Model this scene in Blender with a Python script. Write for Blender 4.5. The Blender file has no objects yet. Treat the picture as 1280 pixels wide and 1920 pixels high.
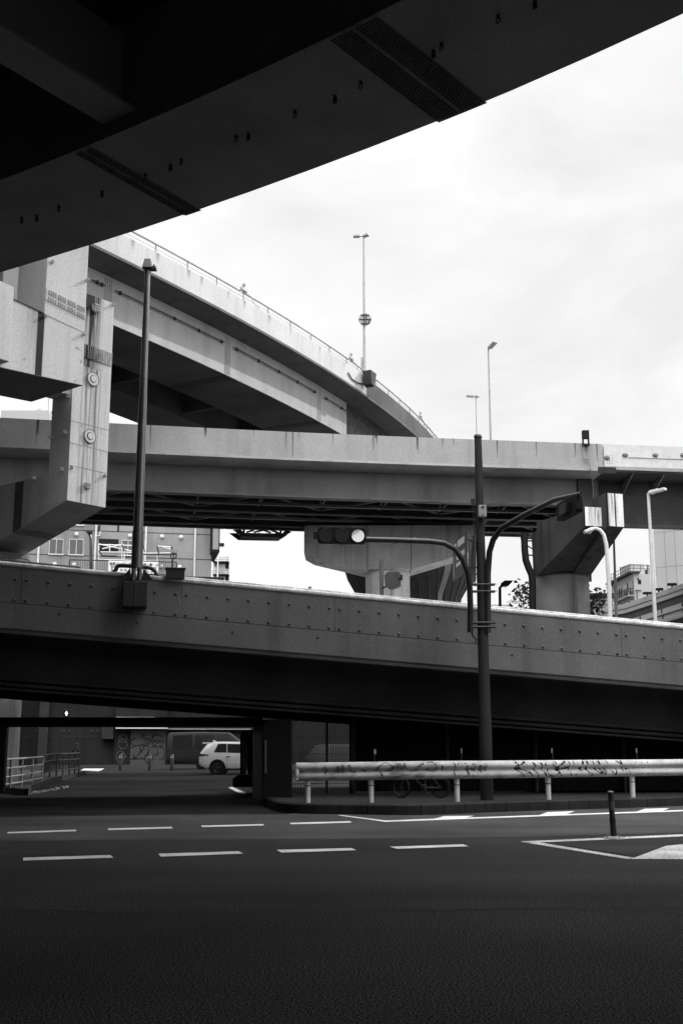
import bpy, bmesh, math, random
from mathutils import Vector as V, Matrix, noise as mnoise
random.seed(7)
R = math.radians
SC = bpy.context.scene
COL = SC.collection

# ------------------------------------------------------------------ camera
F, CX, CY, CAMZ = 2124.0, 640.0, 960.0, 1.58
PITCH = math.atan(435.0 / F)
CP, SP = math.cos(PITCH), math.sin(PITCH)
cam = bpy.data.cameras.new('camera'); co = bpy.data.objects.new('camera', cam); COL.objects.link(co)
co.location = (0, 0, CAMZ); co.rotation_euler = (R(90) + PITCH, 0, 0)
cam.sensor_fit = 'VERTICAL'; cam.sensor_height = 36.0; cam.sensor_width = 24.0
cam.lens = F / 1920 * 36.0; cam.clip_start = 0.1; cam.clip_end = 3000
SC.camera = co

def ray(u, v):
    return V((u - CX, F * CP - (CY - v) * SP, F * SP + (CY - v) * CP))
def at(u, v, Y):
    d = ray(u, v); return V((0, 0, CAMZ)) + d * (Y / d.y)
def onz(u, v, z):
    d = ray(u, v); return V((0, 0, CAMZ)) + d * ((z - CAMZ) / d.z)
def proj(p):
    x, y, z = p[0], p[1], p[2] - CAMZ
    fw = y * CP + z * SP; up = -y * SP + z * CP
    return CX + F * x / fw, CY - F * up / fw

# ------------------------------------------------------------------ materials
MATS = {}
def M(name, c, rough=.8, var=.2, vs=.8, fine=.12, fs=25, streak=0, ss=2.5, metal=0, bump=0, spec=.15, stain=False, emit=0, detail=6, fr=(.3, .7), lane=0):
    m = bpy.data.materials.new(name); m.use_nodes = True
    nt = m.node_tree; b = nt.nodes['Principled BSDF']; N = nt.nodes.new; L = nt.links.new
    b.inputs['Roughness'].default_value = rough; b.inputs['Metallic'].default_value = metal
    b.inputs['Specular IOR Level'].default_value = spec
    tc = N('ShaderNodeTexCoord')
    def noise(scale, mapscale=None, det=6):
        n = N('ShaderNodeTexNoise'); n.inputs['Scale'].default_value = scale; n.inputs['Detail'].default_value = det
        if mapscale:
            mp = N('ShaderNodeMapping'); mp.inputs['Scale'].default_value = mapscale
            L(tc.outputs['Object'], mp.inputs['Vector']); L(mp.outputs['Vector'], n.inputs['Vector'])
        else:
            L(tc.outputs['Object'], n.inputs['Vector'])
        return n.outputs['Fac']
    def rng(s, a, b_, lo, hi):
        r = N('ShaderNodeMapRange'); r.inputs['From Min'].default_value = a; r.inputs['From Max'].default_value = b_
        r.inputs['To Min'].default_value = lo; r.inputs['To Max'].default_value = hi; L(s, r.inputs['Value']); return r.outputs['Result']
    def mul(a, b_):
        x = N('ShaderNodeMath'); x.operation = 'MULTIPLY'; L(a, x.inputs[0])
        if isinstance(b_, float): x.inputs[1].default_value = b_
        else: L(b_, x.inputs[1])
        return x.outputs[0]
    big = noise(vs, None, detail)
    val = rng(big, .3, .7, 1 - var, 1 + var)
    fn = noise(fs, None, 3)
    val = mul(val, rng(fn, fr[0], fr[1], 1 - fine, 1 + fine))
    if streak:
        st = noise(1.0, (ss, ss, .12), 5)
        val = mul(val, rng(st, .5, .72, 1.0, 1 - streak))
    if lane:
        ln = noise(1.0, (.07, .9, 1), 4)
        val = mul(val, rng(ln, .35, .65, 1 - lane, 1 + lane))
    if stain:
        at_ = N('ShaderNodeAttribute'); at_.attribute_name = 'stain'
        val = mul(val, rng(at_.outputs['Fac'], 0, .85, 1.0, .015))
    val = mul(val, float(c))
    cmb = N('ShaderNodeCombineColor')
    for i in range(3): L(val, cmb.inputs[i])
    L(cmb.outputs[0], b.inputs['Base Color'])
    if bump:
        bp = N('ShaderNodeBump'); bp.inputs['Strength'].default_value = bump; bp.inputs['Distance'].default_value = .02
        L(fn, bp.inputs['Height']); L(bp.outputs['Normal'], b.inputs['Normal'])
    if emit:
        b.inputs['Emission Color'].default_value = (1, 1, 1, 1); b.inputs['Emission Strength'].default_value = emit
    MATS[name] = m
    return m

# ------------------------------------------------------------------ mesh builder
BASE = {}
class MB:
    def __init__(s): s.v = []; s.f = []; s.st = []
    def add(s, vs, fs, st=None):
        o = len(s.v); s.v += [V(p) for p in vs]; s.f += [[i + o for i in f] for f in fs]
        s.st += (st if st else [0.0] * len(vs)); return o
    def hexa(s, p):   # bottom 4 ccw, top 4
        s.add(p, [(3, 2, 1, 0), (4, 5, 6, 7), (0, 1, 5, 4), (1, 2, 6, 5), (2, 3, 7, 6), (3, 0, 4, 7)])
    def box(s, c, h, ax=None, ay=None, az=None):
        ax = V(ax or (1, 0, 0)); ay = V(ay or (0, 1, 0)); az = V(az or (0, 0, 1)); c = V(c)
        P = [c + ax * (i * h[0]) + ay * (j * h[1]) + az * (k * h[2]) for k in (-1, 1) for i, j in ((-1, -1), (1, -1), (1, 1), (-1, 1))]
        s.hexa(P)
    def bb(s, x0, x1, y0, y1, z0, z1):
        s.box(((x0 + x1) / 2, (y0 + y1) / 2, (z0 + z1) / 2), (abs(x1 - x0) / 2, abs(y1 - y0) / 2, abs(z1 - z0) / 2))
    def prism(s, poly, ext):
        n = len(poly); ext = V(ext); a = [V(p) for p in poly]
        s.add(a + [p + ext for p in a], [list(range(n))[::-1], list(range(n, 2 * n))] + [(i, (i + 1) % n, n + (i + 1) % n, n + i) for i in range(n)])
    def tube(s, pts, r, n=8, caps=True):
        pts = [V(p) for p in pts]; k = len(pts)
        rs = r if isinstance(r, (list, tuple)) else [r] * k
        vs = []; ref = None
        for i, p in enumerate(pts):
            t = (pts[min(i + 1, k - 1)] - pts[max(i - 1, 0)]).normalized()
            if ref is None:
                ref = t.orthogonal().normalized()
            ref = (ref - t * ref.dot(t)).normalized(); q = t.cross(ref)
            for j in range(n):
                a = 2 * math.pi * j / n; vs.append(p + (ref * math.cos(a) + q * math.sin(a)) * rs[i])
        fs = [(i * n + j, i * n + (j + 1) % n, (i + 1) * n + (j + 1) % n, (i + 1) * n + j) for i in range(k - 1) for j in range(n)]
        if caps: fs += [list(range(n))[::-1], list(range((k - 1) * n, k * n))]
        s.add(vs, fs)
    def cyl(s, p0, p1, r0, r1=None, n=12): s.tube([p0, p1], [r0, r0 if r1 is None else r1], n)
    def ring(s, c, axis, R_, r, n=20, m=6, a0=0, a1=2 * math.pi):
        c = V(c); ax = V(axis).normalized(); u = ax.orthogonal().normalized(); w = ax.cross(u)
        full = abs(a1 - a0 - 2 * math.pi) < 1e-6
        pts = [c + (u * math.cos(a0 + (a1 - a0) * i / n) + w * math.sin(a0 + (a1 - a0) * i / n)) * R_ for i in range(n + 1)]
        s.tube(pts, r, m)
    def dome(s, c, nrm, r, h, n=8):
        c = V(c); nn = V(nrm).normalized(); u = nn.orthogonal().normalized(); w = nn.cross(u)
        vs = []
        for rr, hh in ((1, 0), (.92, .55), (.5, .92)):
            vs += [c + (u * math.cos(2 * math.pi * j / n) + w * math.sin(2 * math.pi * j / n)) * (r * rr) + nn * (h * hh) for j in range(n)]
        vs.append(c + nn * h)
        fs = [(k * n + j, k * n + (j + 1) % n, (k + 1) * n + (j + 1) % n, (k + 1) * n + j) for k in range(2) for j in range(n)]
        fs += [(2 * n + j, 2 * n + (j + 1) % n, 3 * n) for j in range(n)]
        s.add(vs, fs)
    def grid(s, fn, nu, nv, stf=None):   # fn(i/nu, j/nv)->V
        vs = []; st = []
        for j in range(nv + 1):
            for i in range(nu + 1):
                vs.append(fn(i / nu, j / nv)); st.append(stf(i / nu, j / nv) if stf else 0.0)
        w = nu + 1
        s.add(vs, [(j * w + i, j * w + i + 1, (j + 1) * w + i + 1, (j + 1) * w + i) for j in range(nv) for i in range(nu)], st)
    def build(s, name, mat, parent=None, smooth=False, bevel=0, fix=True, sharp=40):
        base = BASE.get(parent.name, V((0, 0, 0))) if parent else V((0, 0, 0))
        if parent is None:
            lo = V([min(p[k] for p in s.v) for k in range(3)]); hi = V([max(p[k] for p in s.v) for k in range(3)])
            base = V(((lo.x + hi.x) / 2, (lo.y + hi.y) / 2, lo.z))
        me = bpy.data.meshes.new(name)
        me.from_pydata([p - base for p in s.v], [], s.f)
        if fix:
            bm = bmesh.new(); bm.from_mesh(me); bmesh.ops.recalc_face_normals(bm, faces=bm.faces); bm.to_mesh(me); bm.free()
        if any(s.st):
            a = me.attributes.new('stain', 'FLOAT', 'POINT'); a.data.foreach_set('value', s.st)
        me.materials.append(mat)
        if smooth:
            for p in me.polygons: p.use_smooth = True
            try: me.set_sharp_from_angle(angle=R(sharp))
            except Exception: pass
        o = bpy.data.objects.new(name, me); COL.objects.link(o)
        if parent is None: o.location = base
        else:
            o.parent = parent
        BASE[o.name] = base
        if bevel:
            b = o.modifiers.new('bevel', 'BEVEL'); b.width = bevel; b.segments = 2; b.limit_method = 'ANGLE'
        return o

def tag(o, label=None, cat=None, group=None, kind=None):
    if label: o['label'] = label
    if cat: o['category'] = cat
    if group: o['group'] = group
    if kind: o['kind'] = kind
    return o
def thing(name, label, cat, base, group=None):
    o = bpy.data.objects.new(name, None); COL.objects.link(o); o.location = base; BASE[o.name] = V(base)
    o.empty_display_size = .3
    return tag(o, label, cat, group)
def dup(root, loc, rz=0, label=None, group=None, scale=1):
    def cp(o, par):
        c = o.copy(); COL.objects.link(c); c.parent = par
        for ch in [x for x in KIDS.get(o.name, [])]: cp(ch, c)
        return c
    KIDS = {}
    for o in COL.objects:
        if o.parent: KIDS.setdefault(o.parent.name, []).append(o)
    r = cp(root, None); r.location = loc; r.rotation_euler = (0, 0, rz); r.scale = (scale,) * 3
    BASE[r.name] = V(loc)
    if label: r['label'] = label
    if group: r['group'] = group
    return r
def struct(mb, name, mat, **k):
    return tag(mb.build(name, mat, **k), kind='structure')

# ------------------------------------------------------------------ plan paths
class Path:
    def __init__(s, pts):
        s.p = [V((q[0], q[1])) for q in pts]; s.L = [0.0]
        for a, b in zip(s.p, s.p[1:]): s.L.append(s.L[-1] + (b - a).length)
        s.n = []
        for i in range(len(s.p)):
            t = (s.p[min(i + 1, len(s.p) - 1)] - s.p[max(i - 1, 0)]).normalized()
            s.n.append(V((-t.y, t.x)))
    @property
    def length(s): return s.L[-1]
    def pos(s, q, a=0, z=0):
        i = 0
        while i < len(s.p) - 2 and q > s.L[i + 1]: i += 1
        f = (q - s.L[i]) / (s.L[i + 1] - s.L[i]); p = s.p[i].lerp(s.p[i + 1], f)
        n = s.n[i].lerp(s.n[i + 1], min(1, max(0, f))).normalized() if len(s.p) > 2 else s.n[0]
        p = p + n * a
        return V((p.x, p.y, z))
    def nrm(s, q):
        d = s.pos(q, 1) - s.pos(q, 0); return V((d.x, d.y, 0)).normalized()
    def tan(s, q):
        n = s.nrm(q); return V((n.y, -n.x, 0))
    def hit(s, u, v, a=0):
        d = ray(u, v); best = None; alt = None
        for i in range(len(s.p) - 1):
            p0 = s.pos(s.L[i] + 1e-6, a).xy; p1 = s.pos(s.L[i + 1] - 1e-6, a).xy
            e = p1 - p0; den = d.x * (-e.y) + d.y * e.x
            if abs(den) < 1e-9: continue
            t = (p0.x * (-e.y) + p0.y * e.x) / den; k = (d.x * t - p0.x) * e.x + (d.y * t - p0.y) * e.y; k /= e.length_squared
            ok = (-1e-6 <= k <= 1 + 1e-6) or (i == 0 and k < 0) or (i == len(s.p) - 2 and k > 1)
            if t > 0 and (alt is None or abs(k - .5) < alt[3]): alt = (s.L[i] + k * (s.L[i + 1] - s.L[i]), CAMZ + d.z * t, t, abs(k - .5))
            if t > 0 and ok and (best is None or t < best[2]):
                best = (s.L[i] + k * (s.L[i + 1] - s.L[i]), CAMZ + d.z * t, t)
        best = best or alt
        return best[0], best[1]
    def ss(s, a, b, step):
        n = max(1, int(math.ceil((b - a) / step))); return [a + (b - a) * i / n for i in range(n + 1)]

def catmull(pts, k=8):
    P = [V((p[0], p[1])) for p in pts]; P = [P[0] * 2 - P[1]] + P + [P[-1] * 2 - P[-2]]; out = []
    for i in range(1, len(P) - 2):
        for j in range(k):
            t = j / k; a, b, c, d = P[i - 1], P[i], P[i + 1], P[i + 2]
            out.append(.5 * (2 * b + (c - a) * t + (2 * a - 5 * b + 4 * c - d) * t * t + (3 * b - a - 3 * c + d) * t ** 3))
    return out + [P[-2]]

def sweep(mb, path, prof, s0, s1, zf=lambda q: 0, step=2.0, stf=None):
    n = len(prof); S = path.ss(s0, s1, step); vs = []
    for q in S:
        for a, z in prof: vs.append(path.pos(q, a, zf(q) + z))
    fs = [(i * n + j, i * n + (j + 1) % n, (i + 1) * n + (j + 1) % n, (i + 1) * n + j) for i in range(len(S) - 1) for j in range(n)]
    fs += [list(range(n))[::-1], list(range((len(S) - 1) * n, len(S) * n))]
    mb.add(vs, fs)
def rect(a0, a1, z0, z1): return [(a0, z0), (a1, z0), (a1, z1), (a0, z1)]
def pbox(mb, path, s0, s1, z0, z1, a0, a1):
    P = [path.pos(s0, a0), path.pos(s1, a0), path.pos(s1, a1), path.pos(s0, a1)]
    mb.hexa([V((p.x, p.y, z0)) for p in P] + [V((p.x, p.y, z1)) for p in P])
def prect(mb, path, u0, v0, u1, v1, a0, a1):
    aa = a0
    h = [path.hit(u, v, aa) for u, v in ((u0, v0), (u1, v0), (u0, v1), (u1, v1))]
    s0 = (h[0][0] + h[2][0]) / 2; s1 = (h[1][0] + h[3][0]) / 2
    zt = (h[0][1] + h[1][1]) / 2; zb = (h[2][1] + h[3][1]) / 2
    pbox(mb, path, s0, s1, zb, zt, a0, a1); return s0, s1, zb, zt
def ribbon(mb, pts, w, f3):   # pts 2D, f3(x,y)->V
    fine = []
    for a, b in zip(pts, pts[1:]):
        k = max(2, int((V(b) - V(a)).length / .05))
        fine += [V(a).lerp(V(b), i / k) for i in range(k)]
    fine.append(V(pts[-1])); vs = []
    for i, p in enumerate(fine):
        t = (fine[min(i + 1, len(fine) - 1)] - fine[max(i - 1, 0)])
        t = t.normalized() if t.length > 1e-9 else V((1, 0)); n = V((-t.y, t.x)) * (w / 2) * (.75 + .35 * math.sin(i * .35))
        vs += [f3(*(p + n)), f3(*(p - n))]
    mb.add(vs, [(2 * i, 2 * i + 1, 2 * i + 3, 2 * i + 2) for i in range(len(fine) - 1)])
def pxcircle(cx, cy, rx, ry=None, n=16): return [(cx + rx * math.cos(2 * math.pi * i / n), cy + (ry or rx) * math.sin(2 * math.pi * i / n)) for i in range(n + 1)]
def smooth2(pts, k=5): return [(p.x, p.y) for p in catmull(pts, k)]

# ------------------------------------------------------------------ palette (neutral greys: the photograph is monochrome)
M('asphalt', 0.044, .85, .22, .3, .95, 62, bump=.5, spec=.03, fr=(.42, .58), lane=.1)
M('asphalt_old', .07, .85, .25, .4, .9, 50, bump=.4, spec=.03, fr=(.42, .58), lane=.12)
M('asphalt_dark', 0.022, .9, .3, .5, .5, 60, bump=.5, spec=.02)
M('concrete_shaded', .05, .9, 0.338, .6, .11, 16, streak=.5, ss=2.4)  # cap concrete kept darker than the column to carry its side shade
M('asphalt_seam', 0.009, .8, .3, 2, .3, 40)
M('road_paint', 0.56, .75, .22, 1.6, .45, 26, fr=(.25, .5))
M('paint_worn', 0.43, .8, .35, 1.4, .55, 22, fr=(.3, .55))
M('pavement', 0.035, .9, .2, .8, .2, 20)
M('kerbstone', 0.03, .9, .25, 1.2, .2, 25, streak=.3)
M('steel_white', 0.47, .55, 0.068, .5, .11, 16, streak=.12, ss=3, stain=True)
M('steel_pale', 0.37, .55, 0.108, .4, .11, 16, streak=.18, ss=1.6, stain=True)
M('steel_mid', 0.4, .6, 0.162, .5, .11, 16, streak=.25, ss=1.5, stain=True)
M('steel_dark', 0.1, .65, 0.189, .4, .11, 16, streak=.3, ss=1.6, stain=True)
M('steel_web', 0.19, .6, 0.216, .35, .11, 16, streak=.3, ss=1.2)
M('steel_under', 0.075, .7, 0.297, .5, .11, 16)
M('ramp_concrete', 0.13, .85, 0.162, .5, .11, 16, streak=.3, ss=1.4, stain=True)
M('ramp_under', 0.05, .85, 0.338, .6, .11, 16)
M('coping', .55, .7, .3, 3, .3, 22, streak=.2)
M('concrete', 0.5, .9, 0.189, .6, .11, 16, streak=.4, ss=2.2, stain=True)
M('concrete_dark', 0.2, .9, 0.27, .6, .11, 16, streak=.55, ss=2.4, stain=True)
M('concrete_pale', 0.88, .85, 0.135, .8, .11, 16, streak=.6, ss=3.2, stain=True)
M('overhead_steel', 0.18, .7, 0.216, .5, .11, 16)
M('overhead_plate', .12, .7, .3, 2, .2, 14)
M('railing_steel', .22, .5, .15, 3)
M('yard_concrete', 0.6, .9, .15, .4)
M('overhead_deck', 0.05, .85, .25, .6, .1, 14)
M('bolt_dark', .035, .6, .2, 3)
M('bolt_steel', .30, .5, .2, 3)
M('dark_metal', .022, .38, .2, 2, spec=.5)
M('pole_metal', .14, .34, .2, 1.5, metal=.9, spec=.5)
M('pole_concrete', 0.03, .75, .2, 1.5, .15, 30)
M('galvanised', 0.34, .4, .15, 3, spec=.5)
M('white_metal', .66, .45, .08, 3)
M('rail_steel', 0.62, .45, .15, 2.2, .12, 25, streak=.25, ss=3, stain=True)
M('ink_black', .015, .6, .2, 5)
M('ink_grey', 0.11, .7, .3, 5)
M('black', .012, .6, .1, 2)
M('rubber', .02, .8, .2, 3)
M('glass_dark', .03, .08, .2, 2, spec=.8)
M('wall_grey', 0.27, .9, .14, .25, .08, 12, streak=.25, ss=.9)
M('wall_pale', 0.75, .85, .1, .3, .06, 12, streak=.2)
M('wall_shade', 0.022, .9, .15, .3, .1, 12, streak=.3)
M('shutter', 0.1, .6, .12, .6, .08, 14)
M('panel_wall', 0.37, .75, .05, .3, .05, 10)
M('car_paint', .80, .22, .02, 1, .01, spec=.6)
M('van_paint', .03, .6, .1, 1, spec=.1)
M('cloth_dark', .025, .95, .3, 6)
M('skin', .35, .6, .05, 4, .03)
M('hair', .015, .7, .2, 12)
M('leaf', .07, .7, .5, 1.2)
M('bark', .08, .9, .3, 4)
M('sign_white', .72, .6, .05, 2, .05)
M('sign_dark', .06, .4, .15, 2)
M('fence_panel', 0.011, .8, .25, .8, spec=.02)
M('lamp_lit', 0.35, .4, 0, 1, 0, emit=.22)
M('lamp_dot', .9, .4, 0, 1, 0, emit=.95)
M('figure_lit', .9, .4, 0, 1, 0, emit=.9)
# ------------------------------------------------------------------ world and sun
SUN_EL, SUN_AZ = 35, 60        # azimuth clockwise from +Y
SKY_K, CLOUD_K, SUN_K = .045, 1.29, 3.9
SKY_BACK, SKY_ZENITH = 2.2, 4.4
w = bpy.data.worlds.new('World'); SC.world = w; w.use_nodes = True
nt = w.node_tree; nt.nodes.clear(); N = nt.nodes.new; L = nt.links.new
out = N('ShaderNodeOutputWorld'); sky = N('ShaderNodeTexSky'); sky.sky_type = 'NISHITA'; sky.sun_disc = False
sky.sun_elevation = R(SUN_EL); sky.sun_rotation = R(SUN_AZ); sky.air_density = 1.0; sky.dust_density = 2.0
bw = N('ShaderNodeRGBToBW'); L(sky.outputs[0], bw.inputs[0])
bg1 = N('ShaderNodeBackground'); bg1.inputs[1].default_value = SKY_K; L(bw.outputs[0], bg1.inputs[0])
tc = N('ShaderNodeTexCoord'); mp = N('ShaderNodeMapping'); mp.inputs['Scale'].default_value = (1.6, 1.6, 3.2)
L(tc.outputs['Generated'], mp.inputs['Vector'])
nz = N('ShaderNodeTexNoise'); nz.inputs['Scale'].default_value = 2.3; nz.inputs['Detail'].default_value = 9; nz.inputs['Roughness'].default_value = .55
nz.inputs['Distortion'].default_value = .4
L(mp.outputs[0], nz.inputs['Vector'])
cr = N('ShaderNodeValToRGB'); L(nz.outputs['Fac'], cr.inputs[0])
cr.color_ramp.elements[0].position = .38; cr.color_ramp.elements[0].color = (.84, .84, .84, 1)
cr.color_ramp.elements[1].position = .60; cr.color_ramp.elements[1].color = (1, 1, 1, 1)
bg2 = N('ShaderNodeBackground'); bg2.inputs[1].default_value = CLOUD_K; L(cr.outputs[0], bg2.inputs[0])
# cloud brightness is weighted by direction
sx = N('ShaderNodeSeparateXYZ'); L(tc.outputs['Generated'], sx.inputs[0])
# unseen sky tuned as fill: brighter behind and overhead, dimmer on the left
def mrange(sock, a, b_, lo_, hi_):
    r = N('ShaderNodeMapRange'); r.interpolation_type = 'SMOOTHSTEP'
    for k_, v_ in (('From Min', a), ('From Max', b_), ('To Min', lo_), ('To Max', hi_)): r.inputs[k_].default_value = v_
    L(sock, r.inputs['Value']); return r.outputs[0]
back = mrange(sx.outputs['Y'], -.6, .1, SKY_BACK, 1.0)
mu = N('ShaderNodeMath'); mu.operation = 'MULTIPLY'; L(back, mu.inputs[0]); mu.inputs[1].default_value = CLOUD_K; mu2 = N('ShaderNodeMath'); mu2.operation = 'MULTIPLY'; L(mu.outputs[0], mu2.inputs[0]); L(mrange(sx.outputs['Z'], .58, .92, 1.0, SKY_ZENITH), mu2.inputs[1]); L(mu2.outputs[0], bg2.inputs[1])
mx = N('ShaderNodeMixShader'); L(mrange(sx.outputs['X'], -.95, -.35, .25, 1.0), mx.inputs[0]); L(bg1.outputs[0], mx.inputs[1]); L(bg2.outputs[0], mx.inputs[2])
L(mx.outputs[0], out.inputs[0])
ld = bpy.data.lights.new('sun', 'SUN'); ld.energy = SUN_K; ld.angle = R(.6)
lo = bpy.data.objects.new('sun', ld); COL.objects.link(lo)
sd = V((math.sin(R(SUN_AZ)) * math.cos(R(SUN_EL)), math.cos(R(SUN_AZ)) * math.cos(R(SUN_EL)), math.sin(R(SUN_EL))))
lo.rotation_euler = (-sd).to_track_quat('-Z', 'Y').to_euler(); lo.location = (40, 20, 60)
SC.view_settings.view_transform = 'Standard'; SC.view_settings.look = 'None'
SC.view_settings.exposure = -.35; SC.view_settings.gamma = 1
SC.cycles.pixel_filter_type = 'BLACKMAN_HARRIS'; SC.cycles.filter_width = 1.5
SC.cycles.use_denoising = True
SC.cycles.sample_clamp_indirect = 4; SC.cycles.caustics_reflective = False; SC.cycles.caustics_refractive = False
SC.render.film_transparent = False

# ------------------------------------------------------------------ ground, road, pavement, kerb, markings
def sheet(name, pts, mat, z):
    m = MB(); m.add([V((p[0], p[1], z)) for p in pts], [list(range(len(pts)))]); o = struct(m, name, MATS[mat]); return o
sheet('ground', [(-900, -60), (900, -60), (900, 1800), (-900, 1800)], 'asphalt', 0)
G = lambda u, v, z=0: onz(u, v, z)
near = [G(u, v) for u, v in ((-500, 1582), (0, 1577), (320, 1575), (640, 1573), (960, 1570), (1280, 1561), (1700, 1552))]
sheet('road', [(p.x, p.y) for p in near] + [(60, 30), (40, 36), (10, 32), (2, 28), (-1, 27.9)] + [(p.x, p.y) for p in [G(u, v) for u, v in ((540, 1526.5), (300, 1528), (0, 1532.5), (-500, 1540))]], 'asphalt_old', .004)
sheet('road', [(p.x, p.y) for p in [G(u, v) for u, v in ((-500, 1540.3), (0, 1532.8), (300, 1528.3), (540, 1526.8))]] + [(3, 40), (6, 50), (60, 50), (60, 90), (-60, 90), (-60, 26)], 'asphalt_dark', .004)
sheet('gutter_line', [(p.x, p.y) for p in [G(u, v, .006) for u, v in ((-300, 1536.2), (0, 1531.2), (300, 1527), (470, 1525.4), (470, 1524.4), (300, 1525.8), (0, 1529.8), (-300, 1534.8))]], 'asphalt', .006)
seam = [(0, 1706), (180, 1709), (420, 1711), (700, 1707), (980, 1704), (1280, 1701)]
m = MB(); pts = []
for i in range(61):
    f = i / 60 * (len(seam) - 1); k = min(int(f), len(seam) - 2); a = V(seam[k]).lerp(V(seam[k + 1]), f - k)
    pts.append((a.x, a.y + 1.2 * math.sin(i * 1.7) + .8 * math.sin(i * .63)))
vs = []
for i, (u, v) in enumerate(pts):
    h = 1.5 + 1.3 * math.sin(i * 2.3) * math.sin(i * .7)
    vs += [G(u, v - h, .003), G(u, v + h, .003)]
m.add(vs, [(2 * i, 2 * i + 1, 2 * i + 3, 2 * i + 2) for i in range(60)])
struct(m, 'road_seam', MATS['asphalt_seam'])

# pavement on the right with its kerb; pavement on the left under the ramp; traffic refuge behind
KH = .235
kerbpx = [(474, 1478), (480, 1489), (489, 1503), (506, 1516), (540, 1525), (660, 1527.5), (790, 1528.6), (920, 1523.5), (1100, 1517.5), (1280, 1511.5), (1600, 1499)]
kp = [G(u, v) for u, v in kerbpx]; kp = [V((p.x, p.y)) for p in kp]
KP = Path([(p.x, p.y) for p in catmull([(p.x, p.y) for p in kp], 5)])
m = MB(); q = 0.0
while q < KP.length - .7:
    n = 3; l = .62
    sweep(m, KP, [(0.015, -.05), (0, KH - .03), (.03, KH), (.17, KH), (.17, -.05)], q, q + l - .018, step=.2); q += l
struct(m, 'kerb', MATS['kerbstone'], fix=True)
pv = [KP.pos(q, .16) for q in KP.ss(0, KP.length, .6)]
sheet('pavement', [(p.x, p.y) for p in pv] + [(40, 48), (-2.5, 48)], 'pavement', KH - .008)

paint = MATS['road_paint']
def marks(quads, name='road_marking', z=.009, paint=paint):
    m = MB()
    for qd in quads: m.add([G(u, v, z) for u, v in qd], [list(range(len(qd)))])
    return struct(m, name, paint)
row1 = [((14, 1560), (143, 1555.6), (143.5, 1558.4), (15, 1562.6)), ((202, 1553.4), (322, 1550.2), (324, 1553), (204, 1556.2)),
        ((377, 1548), (493, 1545), (495.5, 1547.6), (379.5, 1550.6)), ((543, 1542.8), (656, 1539.6), (659, 1542.2), (546, 1545.4))]
row2 = [((44, 1608), (207, 1603), (213, 1608), (44, 1613.4)), ((297, 1600.6), (447, 1596), (456, 1600.4), (302, 1606)),
        ((518.5, 1593.4), (658, 1590), (668, 1594), (528, 1598.4)), ((730, 1587.4), (867, 1583), (878, 1586.6), (744, 1591.4))]
for qd in row1 + row2: marks([qd], 'lane_marking')
marks([((632, 1528.4), (640, 1528.2), (724, 1538.6), (722, 1540.6)), ((722, 1538.4), (1280, 1518.8), (1280, 1520.8), (722, 1540.8))], 'edge_marking')
marks([((808.5, 1536.6), (832, 1530), (888, 1529.6), (868, 1534.4)), ((1003, 1531), (1026, 1522.6), (1077, 1521), (1060, 1526.6)), ((1188, 1523.6), (1208, 1516.4), (1254, 1515.4), (1239, 1520.6))], 'hatched_marking', .010)
marks([((975, 1577.6), (1280, 1564.2), (1280, 1568), (988, 1580.2)), ((976, 1578.4), (1010, 1579.4), (1190, 1608.6), (1176, 1610.6))], 'island_outline', .009, MATS['paint_worn'])
marks([((1182, 1610.4), (1247.5, 1585.8), (1300, 1580.6), (1300, 1611))], 'island_marking', .010, MATS['paint_worn'])
sheet('island_asphalt', [(p.x, p.y) for p in [G(u, v) for u, v in ((1012, 1578.6), (1275, 1568.2), (1275, 1581), (1245, 1585.4), (1188, 1606))]], 'asphalt', .006)
marks([((150, 1445), (158, 1441), (196, 1441), (186, 1446))], 'crossing_marking', .009, MATS['paint_worn'])
marks([((428, 1476.5), (436, 1475.5), (465, 1488), (452, 1489))], 'stop_marking', .009, MATS['paint_worn'])
sheet('yard', [(-.5, 44), (6, 42), (45, 46), (45, 92), (-1.5, 92)], 'yard_concrete', .014)

# left pavement under the ramp
lk = [G(u, v) for u, v in ((-60, 1476), (44, 1492), (58, 1484), (92, 1470), (159, 1453))]
sheet('pavement', [(p.x, p.y) for p in lk] + [(-12.2, 62), (-40, 62), (-40, 40)], 'pavement', .20)
LK = Path([(p.x, p.y) for p in lk]); m = MB(); q = 0
while q < LK.length - .6:
    sweep(m, LK, [(-.01, -.05), (-.01, .19), (.02, .205), (.16, .205), (.16, -.05)], q, q + .98, step=.3); q += 1.0
struct(m, 'kerb', MATS['kerbstone'])
m = MB(); random.seed(3)
for i in range(120):
    p = G(random.uniform(52, 150) , 0 + 1490, 0); u = random.uniform(50, 130); v = 1489 - (u - 50) * .18 + random.uniform(-2, 3)
    c = G(u, v); m.dome(c, (random.uniform(-.3, .3), random.uniform(-.3, .3), 1), random.uniform(.015, .035), random.uniform(.01, .03), 5)
tag(m.build('dry_leaves', MATS['bolt_steel']), 'scatter of pale dry leaves along the kerb under the ramp', 'litter', kind='stuff')

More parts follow.
